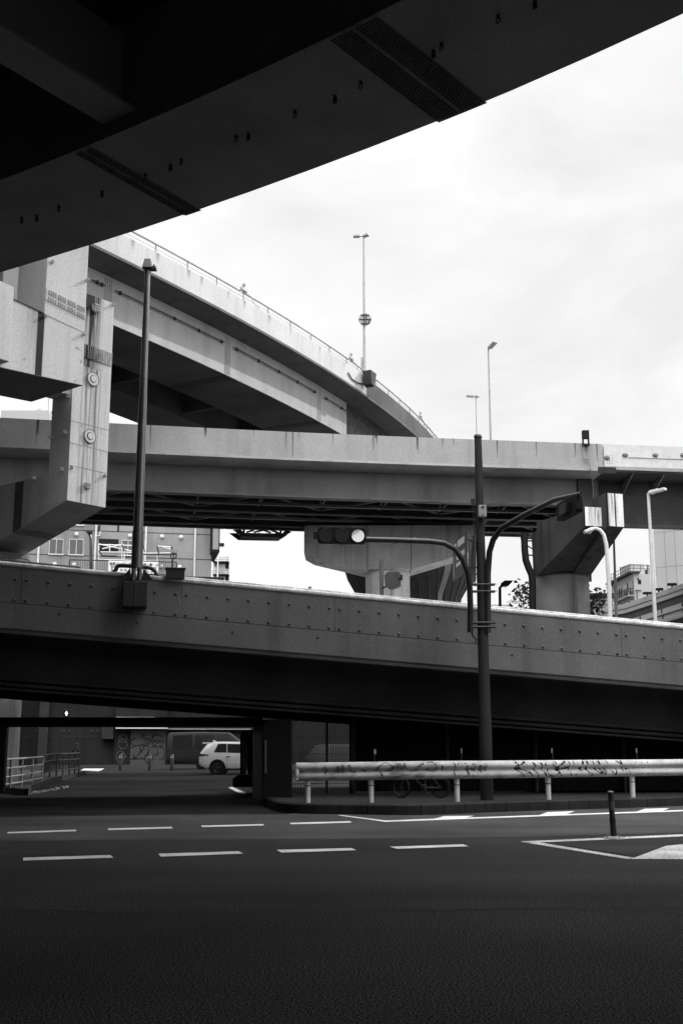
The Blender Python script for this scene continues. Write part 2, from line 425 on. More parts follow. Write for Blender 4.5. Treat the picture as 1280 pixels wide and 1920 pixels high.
# ------------------------------------------------------------------ the elevated road over the camera
Z0 = 12.6; h0 = Z0 - CAMZ
op = [(-4.0, 3.95), (-3.0, 3.5), (-2.0, 2.98), (-1.3, 2.635), (-.739, 2.299), (-.275, 2.006), (.157, 1.69), (.478, 1.41), (.9, 1.0), (1.3, .55), (1.9, -.2), (2.5, -1.1)]
OP = Path(catmull([(x * h0, y * h0) for x, y in op], 8))      # left to right; inward normal must point to the camera side
t = thing('elevated_road', 'dark steel elevated road passing overhead across the top corner', 'viaduct', (0, 10, Z0))
FW = .285 * h0
def ov(name, prof, mat='overhead_steel', par=t, s0=0, s1=OP.length, step=1.5):
    m = MB(); sweep(m, OP, prof, s0, s1, lambda q: Z0, step); return m.build(name, MATS[mat], par)
# a is positive away from camera -> camera side is negative
ov('bottom_flange', rect(0, -FW, 0, .03))
ov('girder_web', rect(-.06, -.03 - .06, .03, 2.3))
ov('girder_web', rect(-FW + .09, -FW + .06, .03, 2.3))
ov('deck_slab', rect(2.0, -58, 2.31, 2.6), 'overhead_deck')  # run far back out of view to shut off low sky
ov('bottom_flange', rect(-FW - 7.5, -FW * 2 - 7.5, 0, .03))
ov('girder_web', rect(-FW - 7.59, -FW - 7.56, .03, 2.3))
ov('parapet', rect(1.75, 1.98, 2.61, 3.5), 'overhead_steel')
ov('parapet', rect(-57.9, -57.7, 2.61, 3.5), 'overhead_steel')
sA, _ = OP.hit(820, 228); sB, _ = OP.hit(910, 190); sC, _ = OP.hit(346, 405); sD, _ = OP.hit(375, 395)
def splice(s0, s1, na, nb, gaps):
    pl = MB(); bl = MB(); sweep(pl, OP, rect(.04, -FW - .02, -.014, -.002), s0, s1, lambda q: Z0, .3)
    for i in range(na):
        if i in gaps: continue
        q = s0 + (s1 - s0) * (i + .5) / na
        for j in range(nb):
            a = -.06 - (FW - .14) * j / (nb - 1); p = OP.pos(q, a, Z0 - .013)
            bl.cyl(p, p - V((0, 0, .035)), .0165, .013, 6)
    o = pl.build('splice_plate', MATS['overhead_plate'], t); bl.build('plate_bolts', MATS['bolt_dark'], o)
splice(min(sA, sB), max(sA, sB), 15, 46, (7,)); splice(min(sC, sD), max(sC, sD), 7, 46, (3,))
# cross beam between the two girders
c0 = onz(215, 212, Z0 + .35); c1 = onz(-40, 30, Z0 + .35)
qx, _ = OP.hit(228, 214, -FW)
dn = -OP.nrm(qx); tt = OP.tan(qx); p0 = OP.pos(qx, -FW - .05, Z0 + .25)
m = MB(); Lb = 7.4; c = p0 + dn * (Lb / 2) + V((0, 0, .9)); m.box(c - V((0, 0, .85)), (.42, Lb / 2, .03), tt, dn); m.box(c, (.03, Lb / 2, .82), tt, dn)
m.build('cross_beam', MATS['overhead_steel'], t)
eye_px = [(42, 412), (70, 408), (111, 390), (192, 362), (273, 330), (320, 312), (340, 302), (443, 258), (466, 254), (553, 212), (628, 184), (676, 157), (827, 85), (812, 98), (933, 33), (1002, 5)]
for i, (u, v) in enumerate(eye_px):
    p = onz(u, v - 4, Z0); m = MB(); m.cyl(p, p - V((0, 0, .05)), .03, .03, 8)
    if i in (0, 2, 4, 6, 7, 9, 11, 12, 14): m.ring(p - V((0, 0, .09)), (.75, .65, 0), .04, .012, 12, 5)
    else: m.box(p - V((0, 0, .09)), (.035, .014, .05), tt, dn)
    m.build('lifting_eye', MATS['bolt_dark'], t)

# ------------------------------------------------------------------ ramp in front (descends to the right)
RK = .94
RP = Path([((-8.95 - 18.85 * 1.2) * RK, (29.5 - 3.5 * 1.2) * RK), ((9.9 + 18.85) * RK, (33 + 3.5) * RK)])
ra, rza = RP.hit(0, 1058); rb, rzb = RP.hit(1280, 1178)
rz = lambda q: rza + (rzb - rza) * (q - ra) / (rb - ra)
t = thing('ramp', 'grey concrete ramp with bolted parapet panels sloping down to the right', 'ramp', (0, 31, 0))
s0, s1 = ra - 14, rb + 9
def rsw(name, prof, mat, st=s0, en=s1, step=40, par=t):
    m = MB(); sweep(m, RP, prof, st, en, rz, step); return m.build(name, MATS[mat], par)
# panels with cap bolts
j0 = RP.hit(627, 1140)[0]; pl = RP.hit(1163.6, 1190)[0] - j0; pl /= 2
k = math.floor((s0 - j0) / pl)
while j0 + k * pl < s1:
    a, b = j0 + k * pl + .006, j0 + (k + 1) * pl - .006
    m = MB(); sweep(m, RP, rect(0, .22, -.92, 0), a, b, rz, 40)
    for i in range(8):
        q = a + .13 + (b - a - .26) * i / 7
        for zz in (-.33, -.84):
            c = RP.pos(q, 0, rz(q) + zz - .0); m.dome(c, -RP.nrm(q), .038, .045, 8)
    m.build('parapet_panel', MATS['ramp_concrete'], t); k += 1
rsw('coping', [(-.03, .004), (-.03, .05), (.0, .085), (.26, .085), (.26, .004)], 'coping')
m = MB(); sweep(m, RP, rect(-.02, -.002, -.025, .0), s0, s1, rz, 40); m.build('coping_trim', MATS['galvanised'], t)
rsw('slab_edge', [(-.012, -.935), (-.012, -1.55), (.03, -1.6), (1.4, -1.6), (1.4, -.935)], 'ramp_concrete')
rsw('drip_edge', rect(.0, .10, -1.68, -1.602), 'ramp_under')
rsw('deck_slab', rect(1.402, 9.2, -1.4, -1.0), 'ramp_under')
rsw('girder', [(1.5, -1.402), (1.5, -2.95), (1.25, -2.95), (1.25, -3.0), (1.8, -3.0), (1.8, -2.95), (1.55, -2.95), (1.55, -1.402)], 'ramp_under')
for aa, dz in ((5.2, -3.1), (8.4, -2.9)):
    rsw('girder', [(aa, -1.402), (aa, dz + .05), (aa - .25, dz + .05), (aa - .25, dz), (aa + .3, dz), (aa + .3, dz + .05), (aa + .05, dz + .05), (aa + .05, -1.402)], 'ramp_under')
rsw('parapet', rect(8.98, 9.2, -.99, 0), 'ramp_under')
for dz, aa in ((-2.72, 1.36), (-2.86, 1.36), (-3.0, 4.9)):
    m = MB(); m.tube([RP.pos(s0, aa, rz(s0) + dz), RP.pos(s1, aa, rz(s1) + dz)], .05, 6); m.build('pipe', MATS['ramp_under'], t, True)
# small drains and studs on the slab edge
for u, v in ((595, 1196), (112, 1151), (257, 1168), (436, 1185), (959, 1228), (1157, 1226)):
    q, z = RP.hit(u, v); m = MB(); m.dome(RP.pos(q, -.012, z), -RP.nrm(q), .03, .03, 6); m.build('stud', MATS['bolt_dark'], t)

# bracket box carrying the lamp post on the ramp (a part of the ramp)
pb = MB(); qa, z1 = RP.hit(232, 1090, -.45); qb, z2 = RP.hit(276, 1138, -.45); pbox(pb, RP, qa, qb, z2, z1, -.5, -.004)
pb.box(RP.pos((qa + qb) / 2, -.5, (z1 + z2) / 2), (.012, .02, (z1 - z2) / 2), RP.tan(0), RP.nrm(0))
pb.build('post_bracket', MATS['dark_metal'], t, bevel=.02)

# ------------------------------------------------------------------ middle viaduct
ZT = 15.26
mp_ = [onz(0, 783, ZT), onz(640, 814, ZT), onz(1280, 838, ZT)]
d0 = (mp_[0] - mp_[1]).normalized(); d1 = (mp_[2] - mp_[1]).normalized()
MPp = Path(catmull([tuple((mp_[0] + d0 * 40).xy), tuple((mp_[0] + d0 * 15).xy), tuple(mp_[0].xy), tuple(mp_[1].xy), tuple(mp_[2].xy), tuple((mp_[2] + d1 * 15).xy), tuple((mp_[2] + d1 * 40).xy)], 6))
t = thing('viaduct', 'long level viaduct with plain grey parapet and braced girders across the middle', 'viaduct', (0, 55, 0))
ms0, ms1 = MPp.hit(-700, 783)[0], MPp.hit(2000, 850)[0]
mj = MPp.hit(1130, 850)[0]
zt = lambda q: ZT
def msw(name, prof, mat, a, b, step=2.5): 
    m = MB(); sweep(m, MPp, prof, a, b, zt, step); return m.build(name, MATS[mat], t)
drips = [(MPp.hit(u, 820)[0], l) for u, l in ((118, .3), (282, .9), (385, .35), (475, .25), (537, .75), (549, 1.0), (560, .2), (623, .45), (699, .6), (705, .35), (782, .65), (830, .4), (850, .3), (931, .7), (1004, .65), (1076, .6), (1118, .75), (70, 1.0))]
def mstain(qa, qb):
    def f(x, y):
        q = qa + (qb - qa) * x; d = 1 - y; s = 0
        for dq, l in drips:
            wd = .032 * (1 - .4 * d)
            if abs(q - dq) < wd and d < l: s = max(s, (.45 + .4 * ((dq * 7.3) % 1)) * (1 - d / l) ** .5)
        return min(1, s + .12 * max(0, mnoise.noise(V((q * 1.2, 3, y * .5)))) )
    return f
# parapet: front skin as a fine grid so that the run-off stains sit where they are, then back
edges = [ms0, MPp.hit(70, 800)[0], MPp.hit(549, 820)[0], mj - .04]
for a, b in zip(edges, edges[1:]):
    m = MB(); m.grid(lambda x, y: MPp.pos(a + .005 + (b - a - .01) * x, 0, ZT - 1.2 * (1 - y)), int((b - a) / .05), 16, mstain(a, b))
    sweep(m, MPp, rect(.004, .25, -1.2, 0), a + .005, b - .005, zt, 2.5)
    m.build('parapet', MATS['steel_pale'], t, fix=False)
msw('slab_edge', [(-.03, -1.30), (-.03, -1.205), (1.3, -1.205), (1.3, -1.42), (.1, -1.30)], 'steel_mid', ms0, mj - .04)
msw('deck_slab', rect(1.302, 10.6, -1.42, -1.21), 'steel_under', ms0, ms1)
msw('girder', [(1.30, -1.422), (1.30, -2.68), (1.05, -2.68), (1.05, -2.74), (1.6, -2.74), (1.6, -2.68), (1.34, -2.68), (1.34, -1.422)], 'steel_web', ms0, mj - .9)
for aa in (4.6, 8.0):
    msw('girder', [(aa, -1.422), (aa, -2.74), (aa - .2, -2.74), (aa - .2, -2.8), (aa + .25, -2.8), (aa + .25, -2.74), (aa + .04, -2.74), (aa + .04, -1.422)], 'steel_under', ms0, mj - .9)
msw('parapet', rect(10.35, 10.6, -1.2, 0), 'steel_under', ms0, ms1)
# lateral bracing under the deck
m = MB()
for aa in (2.9, 6.3):
    sweep(m, MPp, rect(aa - .09, aa + .09, -2.78, -2.66), ms0, mj - 1, zt, 2.5)
q = ms0; i = 0
while q < mj - 3:
    for (aa, ab) in ((1.4, 4.55), (4.7, 7.95)):
        x0, x1 = (aa, ab) if (i % 2) else (ab, aa)
        m.tube([MPp.pos(q, x0, ZT - 2.6), MPp.pos(q + 2.9, x1, ZT - 2.6)], .055, 4)
        m.tube([MPp.pos(q, aa, ZT - 2.5), MPp.pos(q, ab, ZT - 2.5)], .05, 4)
        m.tube([MPp.pos(q, aa, ZT - 2.55), MPp.pos(q, (aa + ab) / 2, ZT - 1.5)], .045, 4); m.tube([MPp.pos(q, ab, ZT - 2.55), MPp.pos(q, (aa + ab) / 2, ZT - 1.5)], .045, 4)
    q += 2.9; i += 1
m.build('bracing', MATS['steel_web'], t)
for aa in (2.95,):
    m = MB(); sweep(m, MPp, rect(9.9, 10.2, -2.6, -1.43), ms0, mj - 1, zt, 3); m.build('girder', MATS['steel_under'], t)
# splice on the web
for u0 in (834, 1085):
    a, _ = MPp.hit(u0, 910, 1.3); m = MB(); pbox(m, MPp, a, a + .55, ZT - 2.6, ZT - 1.5, 1.285, 1.299)
    for i in range(6):
        for j in range(14):
            c = MPp.pos(a + .06 + .086 * i, 1.285, ZT - 2.54 + j * .077); m.dome(c, -MPp.nrm(a), .016, .02, 6)
    m.build('splice_plate', MATS['steel_web'], t)
# deep stub of the girder at the expansion joint
m = MB(); pbox(m, MPp, mj - .85, mj - .15, ZT - 2.7, ZT - 1.43, 1.15, 10.2); m.build('end_diaphragm', MATS['steel_under'], t)
m = MB(); pbox(m, MPp, mj - .3, mj + .55, ZT - 1.42, ZT - 1.12, -.09, -.035); m.build('joint_cover', MATS['bolt_dark'], t)
# right-hand span: plated parapet with oval reflectors
pr = MB(); sweep(pr, MPp, rect(0, .22, -1.22, 0), mj + .04, ms1, zt, 2.5); pr.build('parapet', MATS['white_metal'], t)
m = MB(); sweep(m, MPp, rect(-.02, -.002, -.62, -.59), mj + 1.2, ms1, zt, 2.5); sweep(m, MPp, rect(-.035, -.002, -1.22, -1.06), mj + .04, ms1, zt, 2.5); m.build('parapet_trim', MATS['steel_pale'], t)
for u in (1136.5, 1170.5, 1227, 1279):
    q, z = MPp.hit(u, 853.5 if u > 1140 else 858.5)
    m = MB(); c = MPp.pos(q, -.004, z); e = MPp.tan(q); vs = []; n = 16
    for d in (0, -.05):
        for k in range(n):
            an = 2 * math.pi * k / n; vs.append(c + e * (.13 * math.copysign(abs(math.cos(an)) ** .6, math.cos(an))) + V((0, 0, .075 * math.sin(an))) + MPp.nrm(q) * d)
    m.add(vs, [list(range(n, 2 * n))] + [(k, (k + 1) % n, n + (k + 1) % n, n + k) for k in range(n)])
    o = m.build('reflector', MATS['ink_grey'], t)
    m = MB(); m.dome(c - MPp.nrm(q) * .05 - e * .05, -MPp.nrm(q), .035, .02, 8); m.dome(c - MPp.nrm(q) * .05 + e * .05, -MPp.nrm(q), .035, .02, 8); m.build('reflector_lens', MATS['galvanised'], o)
q0, z0 = MPp.hit(1142, 861)
for i in range(3):
    for j in range(4): m = MB(); m.dome(MPp.pos(q0 - .12 + i * .12, -.002, z0 + .2 - j * .13), -MPp.nrm(q0), .022, .03, 6); m.build('bolt', MATS['bolt_steel'], t)
msw('slab_edge', [(.02, -1.225), (.02, -1.30), (1.6, -1.42), (1.6, -1.225)], 'steel_under', mj + .04, ms1)
msw('girder', [(1.6, -1.422), (1.6, -2.0), (1.63, -2.0), (1.63, -3.5), (1.3, -3.5), (1.3, -3.58), (2.0, -3.58), (2.0, -3.5), (1.67, -3.5), (1.67, -1.422)], 'steel_under', mj + .3, ms1)
msw('girder', rect(9.0, 9.3, -2.0, -1.422), 'steel_under', mj + .3, ms1)
for u in (1188, 1246, 1310):
    q = MPp.hit(u, 900)[0]; m = MB(); m.prism([MPp.pos(q, .1, ZT - 1.3), MPp.pos(q, 1.58, ZT - 1.43), MPp.pos(q, 1.58, ZT - 2.1)], MPp.tan(q) * .06); m.build('bracket', MATS['steel_web'], t)
# inspection walkway slung under it
t2 = thing('inspection_gantry', 'dark steel inspection walkway slung below the middle viaduct', 'gantry', at(490, 1000, 56))
gp = Path([(at(430, 1000, 56.2).x, 56.2), (at(560, 1000, 57.2).x, 57.2)])
def gpt(u, v, a=0): q, z = gp.hit(u, v); return gp.pos(q, a, z)
for aa in (0, 1.0):
    m = MB(); m.prism([gpt(u, v, aa) for u, v in ((454, 999), (527, 1000.4), (531, 1007.8), (454, 1006.2))], gp.nrm(0) * .08)
    m.prism([gpt(u, v, aa) for u, v in ((437, 993), (452, 993), (462, 1004), (454, 1006)) ], gp.nrm(0) * .08); m.prism([gpt(u, v, aa) for u, v in ((524, 1005), (531, 1007), (547, 997), (535, 994))], gp.nrm(0) * .08)
    for a_, b_ in (((462, 998), (476, 994)), ((476, 998), (494, 994)), ((494, 994), (508, 999)), ((508, 994), (524, 1000))):
        m.tube([gpt(*a_, aa), gpt(*b_, aa)], .05, 5)
    for u in (457, 526): m.tube([gpt(u, 990, aa), gpt(u, 1002, aa)], .06, 5)
    m.build('truss', MATS['dark_metal'], t2)
m = MB(); pbox(m, gp, gp.hit(456, 1004)[0], gp.hit(529, 1004)[0], gpt(490, 1006).z, gpt(490, 1005).z, .09, 1.0); m.build('walkway', MATS['dark_metal'], t2)

# ------------------------------------------------------------------ curved viaduct above
ZC = 21.8
cpx = [(236.5, 442.5), (290, 472.5), (344, 503), (450.6, 553), (560, 624), (615, 659), (677.5, 702), (730, 744), (784, 792), (812, 817)]
cpts = [onz(u, v, ZC).xy for u, v in cpx]
# least-squares smooth: y as a cubic of arc index would wobble, so fit x(y) with a quadratic
import itertools
def polyfit(xs, ys, n):
    A = [[sum(x ** (i + j) for x in xs) for j in range(n + 1)] + [sum(y * x ** i for x, y in zip(xs, ys))] for i in range(n + 1)]
    for i in range(n + 1):
        p = max(range(i, n + 1), key=lambda r: abs(A[r][i])); A[i], A[p] = A[p], A[i]
        A[i] = [a / A[i][i] for a in A[i]]
        for r in range(n + 1):
            if r != i: A[r] = [a - A[r][i] * b for a, b in zip(A[r], A[i])]
    return [A[i][-1] for i in range(n + 1)]
cf = polyfit([p.y - 55 for p in cpts], [p.x for p in cpts], 2)
cx = lambda y: sum(c * (y - 55) ** i for i, c in enumerate(cf))
CPth = Path([(cx(y), y) for y in [24 + i * 1.5 for i in range(50)]])
# tangent runs away from the viewer, so the far side (away from camera) is to the LEFT: normal (-t.y, t.x)
t = thing('curved_viaduct', 'pale curved viaduct sweeping down out of sight behind the level one', 'viaduct', (-3, 55, 0))
cs0 = 1.0; cj = CPth.hit(687, 715)[0]; cs1 = CPth.length - 1; zc = lambda q: ZC
def csw(name, prof, mat, a, b, step=1.5):
    m = MB(); sweep(m, CPth, prof, a, b, zc, step); return m.build(name, MATS[mat], t)
cd = [CPth.hit(u, v)[0] for u, v in ((249, 455), (296, 480), (354, 515), (378, 528), (428, 560), (458, 575), (505, 600), (545, 625), (600, 660), (645, 690))]
def cstain(qa, qb):
    def f(x, y):
        q = qa + (qb - qa) * x; d = 1 - y; s = 0
        for dq in cd:
            if abs(q - dq) < .07 and d < .5: s = max(s, .5 * (1 - d * 2))
        return s
    return f
for a, b, mt in ((cs0, cj, 'steel_white'), (cj + .03, cs1, 'steel_under')):  # darker steel from the joint onward
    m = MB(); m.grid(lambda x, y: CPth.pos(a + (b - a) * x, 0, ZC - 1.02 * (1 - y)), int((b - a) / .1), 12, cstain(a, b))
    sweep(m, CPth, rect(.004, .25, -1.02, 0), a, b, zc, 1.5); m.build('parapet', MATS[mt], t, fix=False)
csw('slab_edge', [(-.05, -1.03), (-.05, -1.15), (1.25, -1.35), (1.25, -1.03)], 'steel_dark', cs0, cj)
csw('slab_edge', [(-.02, -1.03), (-.02, -1.15), (1.6, -1.35), (1.6, -1.03)], 'steel_dark', cj + .03, cs1)
csw('deck_slab', rect(1.25, 11, -1.33, -1.04), 'steel_under', cs0, cs1)
csw('box_girder', [(1.2, -1.34), (1.2, -3.33), (4.6, -3.33), (4.6, -1.34)], 'steel_pale', cs0, cj - .1)
csw('box_girder', [(7.2, -1.34), (7.2, -3.33), (10, -3.33), (10, -1.34)], 'steel_under', cs0, cj - .1)
csw('box_girder', [(1.6, -1.36), (1.6, -3.33), (4.6, -3.33), (4.6, -1.36)], 'steel_dark', cj + .8, cs1)
csw('box_girder', [(7.2, -1.34), (7.2, -3.33), (10, -3.33), (10, -1.34)], 'steel_under', cj + .8, cs1)
csw('parapet', rect(10.75, 11, -1.03, 0), 'steel_mid', cs0, cs1)
m = MB(); sweep(m, CPth, [(1.18, -3.34), (1.18, -3.36), (4.62, -3.36), (4.62, -3.34)], cs0, cj - .1, zc, 1.5); m.build('bottom_flange', MATS['steel_under'], t)
for u, v in ((429, 696), (598, 785)):
    q = CPth.hit(u, v, 1.2)[0]; m = MB(); pbox(m, CPth, q - .3, q + .3, ZC - 3.375, ZC - 3.362, 1.2, 4.6); m.build('splice_plate', MATS['bolt_dark'], t)
# cross beams between the boxes
for q in [cs0 + 6 * i for i in range(12)]:
    m = MB(); pbox(m, CPth, q, q + .3, ZC - 3.1, ZC - 1.35, 4.61, 7.19); m.build('cross_beam', MATS['steel_under'], t)
for u, v in ((203, 545), (427, 640), (598, 730)):
    q, z = CPth.hit(u, v, 1.2); m = MB(); pbox(m, CPth, q - .22, q + .22, ZC - 3.28, ZC - 1.4, 1.186, 1.199); spl = m.build('splice_plate', MATS['steel_mid'], t); m = MB()
    for i in range(4):
        for j in range(24): m.dome(CPth.pos(q - .165 + .11 * i, 1.186, ZC - 3.22 + j * .075), -CPth.nrm(q), .022, .028, 6)
    m.build('plate_bolts', MATS['ink_grey'], spl)
# handrail
m = MB(); S = CPth.ss(cs0, cs1, 1.0); m.tube([CPth.pos(q, .1, ZC + .42) for q in S], .05, 6); m.tube([CPth.pos(q, .1, ZC + .2) for q in S], .012, 5)
for q in CPth.ss(cs0, cs1, 2.1): m.box(CPth.pos(q, .1, ZC + .21), (.03, .03, .21))
m.build('handrail', MATS['steel_pale'], t, True)
# conduit with clamps along the web
for a, b in ((CPth.hit(170, 525, 1.2)[0], CPth.hit(194, 533, 1.2)[0]), (CPth.hit(214, 545, 1.2)[0], CPth.hit(417, 640, 1.2)[0]), (CPth.hit(435, 652, 1.2)[0], CPth.hit(590, 745, 1.2)[0]), (CPth.hit(605, 748, 1.2)[0], cs1 - 8)):
    zcd = CPth.hit(330, 600, 1.2)[1]
    m = MB(); m.tube([CPth.pos(q, 1.1, zcd) for q in CPth.ss(a, b, .8)], .027, 6)
    for q in CPth.ss(a + .3, b - .15, 2.0):
        m.box(CPth.pos(q, 1.12, zcd), (.035, .045, .07), CPth.tan(q), CPth.nrm(q))
    m.build('conduit', MATS['bolt_dark'], t)
m = MB(); m.tube([at(690, 742, 60.5), at(664, 812, 61)], .02, 5); m.build('cable', MATS['bolt_dark'], t)
# sensor boxes and cable loops on the handrail
for u, v in ((457, 549), (658, 680), (788, 788)):
    q, z = CPth.hit(u, v, .05); p = CPth.pos(q, .05, ZC + .42); m = MB(); m.box(p + V((0, 0, .12)), (.22, .06, .06), CPth.tan(q), CPth.nrm(q)); m.cyl(p + V((0, 0, .15)), p + V((0, 0, .32)), .03); m.box(p + V((0, 0, .36)), (.07, .07, .05))
    m.tube([CPth.pos(q - 1.2, .0, ZC + .1), CPth.pos(q - .6, 0, ZC + .12), p + V((0, 0, .1))], .02, 5); m.tube([p + V((0, 0, .1)), CPth.pos(q + .5, 0, ZC + .4), CPth.pos(q + .8, 0, ZC + .1), CPth.pos(q + 1.2, 0, ZC + .05)], .02, 5)
    m.build('sensor_box', MATS['galvanised'], t)
q, z = CPth.hit(681, 708); m = MB(); p = CPth.pos(q, -.12, ZC - .2); m.prism([p + CPth.tan(q) * -.4 + V((0, 0, .35)), p + CPth.tan(q) * .42 + V((0, 0, .35)), p + CPth.tan(q) * .1 + V((0, 0, -.5)), p + CPth.tan(q) * -.3 + V((0, 0, -.4))], CPth.nrm(q) * -.5); m.build('post_bracket', MATS['bolt_dark'], t)
m = MB(); m.tube([CPth.pos(CPth.hit(u, v)[0], -.05, CPth.hit(u, v)[1]) for u, v in ((651, 699), (658, 711), (667, 717), (676, 720), (683, 717))], .035, 6); m.build('cable', MATS['bolt_dark'], t)
# ------------------------------------------------------------------ left steel pier
E1 = V((math.sin(R(39.9)), math.cos(R(39.9)), 0)); E2 = V((E1.y, -E1.x, 0)); UZ = V((0, 0, 1))
A0 = at(133, 800, 38.0); A0.z = 0                      # P2: front-left vertical edge
W2, D2 = 1.65, 1.13
def hitplane(u, v, p0, n):
    d = ray(u, v); c = V((0, 0, CAMZ)); k = (p0 - c).dot(n) / d.dot(n); return c + d * k
zb2 = hitplane(123, 937, A0, E2).z; zt2 = hitplane(217, 570, A0, E2).z
t = thing('steel_pier', 'stained white steel box pier with stacked beams at the left of the photo', 'pier', (A0.x - 3, A0.y + 2, 0))
def bx(mb, o, w, d, z0, z1):   # o = front-left corner, w along E1, d back along -E2
    P = [o, o + E1 * w, o + E1 * w - E2 * d, o - E2 * d]; mb.hexa([V((p.x, p.y, z0)) for p in P] + [V((p.x, p.y, z1)) for p in P])
# column: side/back box plus the stained front skin
random.seed(11)
str_ = []
def P2st(x, y):
    z = zb2 + (zt2 - zb2) * y; s = 0
    wob = mnoise.noise(V((x * 14, z * .25, 0))); wob2 = mnoise.noise(V((x * 38, z * .5, 4)))
    zs1, zs0 = hitplane(170, 655, A0, E2).z, hitplane(170, 690, A0, E2).z
    # run-off from the top corner
    if z > zs1 - .1:
        d = (z - zs1) / (zt2 - zs1); cx_ = .44 - .06 * d; wd = .28 + .12 * d
        s = max(s, max(0, 1 - abs(x - cx_) / wd) * (.55 + .6 * d) * (1.1 + 1.9 * wob + 1.0 * wob2))
        if x < .60: s = max(s, min(1, max(0, 2.6 * (d - .42))) * (1.05 + .9 * mnoise.noise(V((x * 13, z * .9, 1))) + .5 * wob2) * min(1, (.60 - x) * 12))
    if zs0 < z < zs1: s = max(s, max(0, 1.0 - abs(x - .33) / .5) * (.8 + .5 * wob))
    if z <= zs0:
        d = (zs0 - z) / (zs0 - zb2)
        for c_, wd, k in ((.36, .05, .8), (.47, .025, .75), (.62, .06, .9), (.54, .015, .6), (.25, .04, .4), (.71, .025, .5)):
            cc = c_ + .012 * math.sin(z * 1.3 + c_ * 30); f = max(0, 1 - abs(x - cc) / wd)
            s = max(s, f * k * (.75 + .7 * wob) * (1 - .25 * d))
        if d < .16: s = max(s, max(0, 1 - abs(x - .38) / .3) * (.6 - 3.2 * d) * (1 + 1.5 * wob2))
        s = max(s, .35 * max(0, wob) * (1 if .2 < x < .8 else .3))
        for vv in (797, 838, 880):
            zz = hitplane(165, vv, A0, E2).z
            if abs(z - zz + .0) < .014: s = max(s, .55)
            if zz - .35 < z < zz: s = max(s, max(0, wob2) * .9 * (1 - (zz - z) / .35))
    return min(1, max(0, s))
zdiag = hitplane(123, 878, A0, E2).z
m = MB(); bx(m, A0 - E2 * .004, W2, D2, zb2, zt2)
m.grid(lambda x, y: A0 + E1 * (W2 * x) + UZ * (zb2 + (zt2 - zb2) * y), 110, 260, P2st)
col = m.build('column', MATS['steel_white'], t, fix=False)
# splice plate with bolts
zs1, zs0 = hitplane(162, 646, A0, E2).z, hitplane(162, 672, A0, E2).z
m = MB(); bx(m, A0 + E1 * .08 + E2 * .026, W2 - .09, .024, zs0, zs1)
m.grid(lambda x, y: A0 + E1 * (.08 + (W2 - .09) * x) + E2 * .03 + UZ * (zs0 + (zs1 - zs0) * y), 60, 20, lambda x, y: min(1, max(0, (1.15 - abs(x - .30) * 1.9) + .5 * mnoise.noise(V((x * 12, y * 1.5, 3))))))
pl2 = m.build('splice_plate', MATS['steel_white'], t, fix=False); m = MB()
for g in range(4):
    for i in range(4):
        for j in range(8):
            p = A0 + E1 * (.16 + g * .40 + i * .085) + E2 * .03 + UZ * (zs0 + .05 + j * (zs1 - zs0 - .1) / 7); m.cyl(p, p + E2 * .03, .02, .017, 6)
m.build('plate_bolts', MATS['bolt_steel'], pl2)
# round covers
for u, v, r in ((174, 711, .25), (168, 818, .25)):
    c = hitplane(u, v, A0, E2); o_ = MB(); o_.cyl(c, c + E2 * .05, r, r, 28); o = o_.build('round_cover', MATS['steel_white'], t)
    k = MB(); k.ring(c + E2 * .052, E2, r - .0, .010, 28, 6); k.ring(c + E2 * .052, E2, r * .5, .014, 24, 6); k.build('cover_rim', MATS['bolt_dark'], o)
    k = MB(); k.cyl(c + E2 * .05, c + E2 * .075, r * .46, r * .46, 24); k.build('cover_plug', MATS['steel_white'], o)
for u, v, r, n in ((163, 911, .14, 3), (180, 578, .19, 3)):
    c = hitplane(u, v, A0, E2); m = MB(); m.cyl(c, c + E2 * .06, r, r * .9, 10)
    for i in range(-1, 2):
        for j in range(-1, 2):
            p = c + E1 * (i * r * .55) + UZ * (j * r * .55); m.cyl(p, p + E2 * .12, r * .2, r * .17, 6)
    m.build('bolt_cluster', MATS['steel_mid'], t)
# lower cantilever beam (tapered) running back-left from the foot of the column to a round shaft
Lc = 6.6; zr = hitplane(0, 1015, A0, E1).z
slope = (zb2 - zr) / ((hitplane(0, 1015, A0, E1) - hitplane(123, 937, A0, E1)).length)
zB = zb2 - slope * Lc
m = MB()
def cpt(w, d, z): p = A0 + E1 * w - E2 * d; return V((p.x, p.y, z))
m.hexa([cpt(0, D2 + .003, zb2 - slope * D2), cpt(W2, D2 + .003, zb2 - slope * D2), cpt(W2, Lc, zB), cpt(0, Lc, zB), cpt(0, D2 + .003, zdiag), cpt(W2, D2 + .003, zdiag), cpt(W2, Lc, zdiag), cpt(0, Lc, zdiag)])
m.hexa([cpt(0, .0, zb2 - .0), cpt(W2, .0, zb2 - .0), cpt(W2, D2, zb2 - slope * D2), cpt(0, D2, zb2 - slope * D2), cpt(0, .0, zb2 + .001), cpt(W2, .0, zb2 + .001), cpt(W2, D2, zb2 + .001), cpt(0, D2, zb2 + .001)])
m.build('cantilever_beam', MATS['steel_mid'], t)
m = MB(); dz = 2.6
m.hexa([cpt(-.012, dz, zb2 - slope * dz), cpt(-.002, dz, zb2 - slope * dz), cpt(-.002, dz + .5, zb2 - slope * (dz + .5)), cpt(-.012, dz + .5, zb2 - slope * (dz + .5)), cpt(-.012, dz, zdiag - .03), cpt(-.002, dz, zdiag - .03), cpt(-.002, dz + .5, zdiag - .03), cpt(-.012, dz + .5, zdiag - .03)])
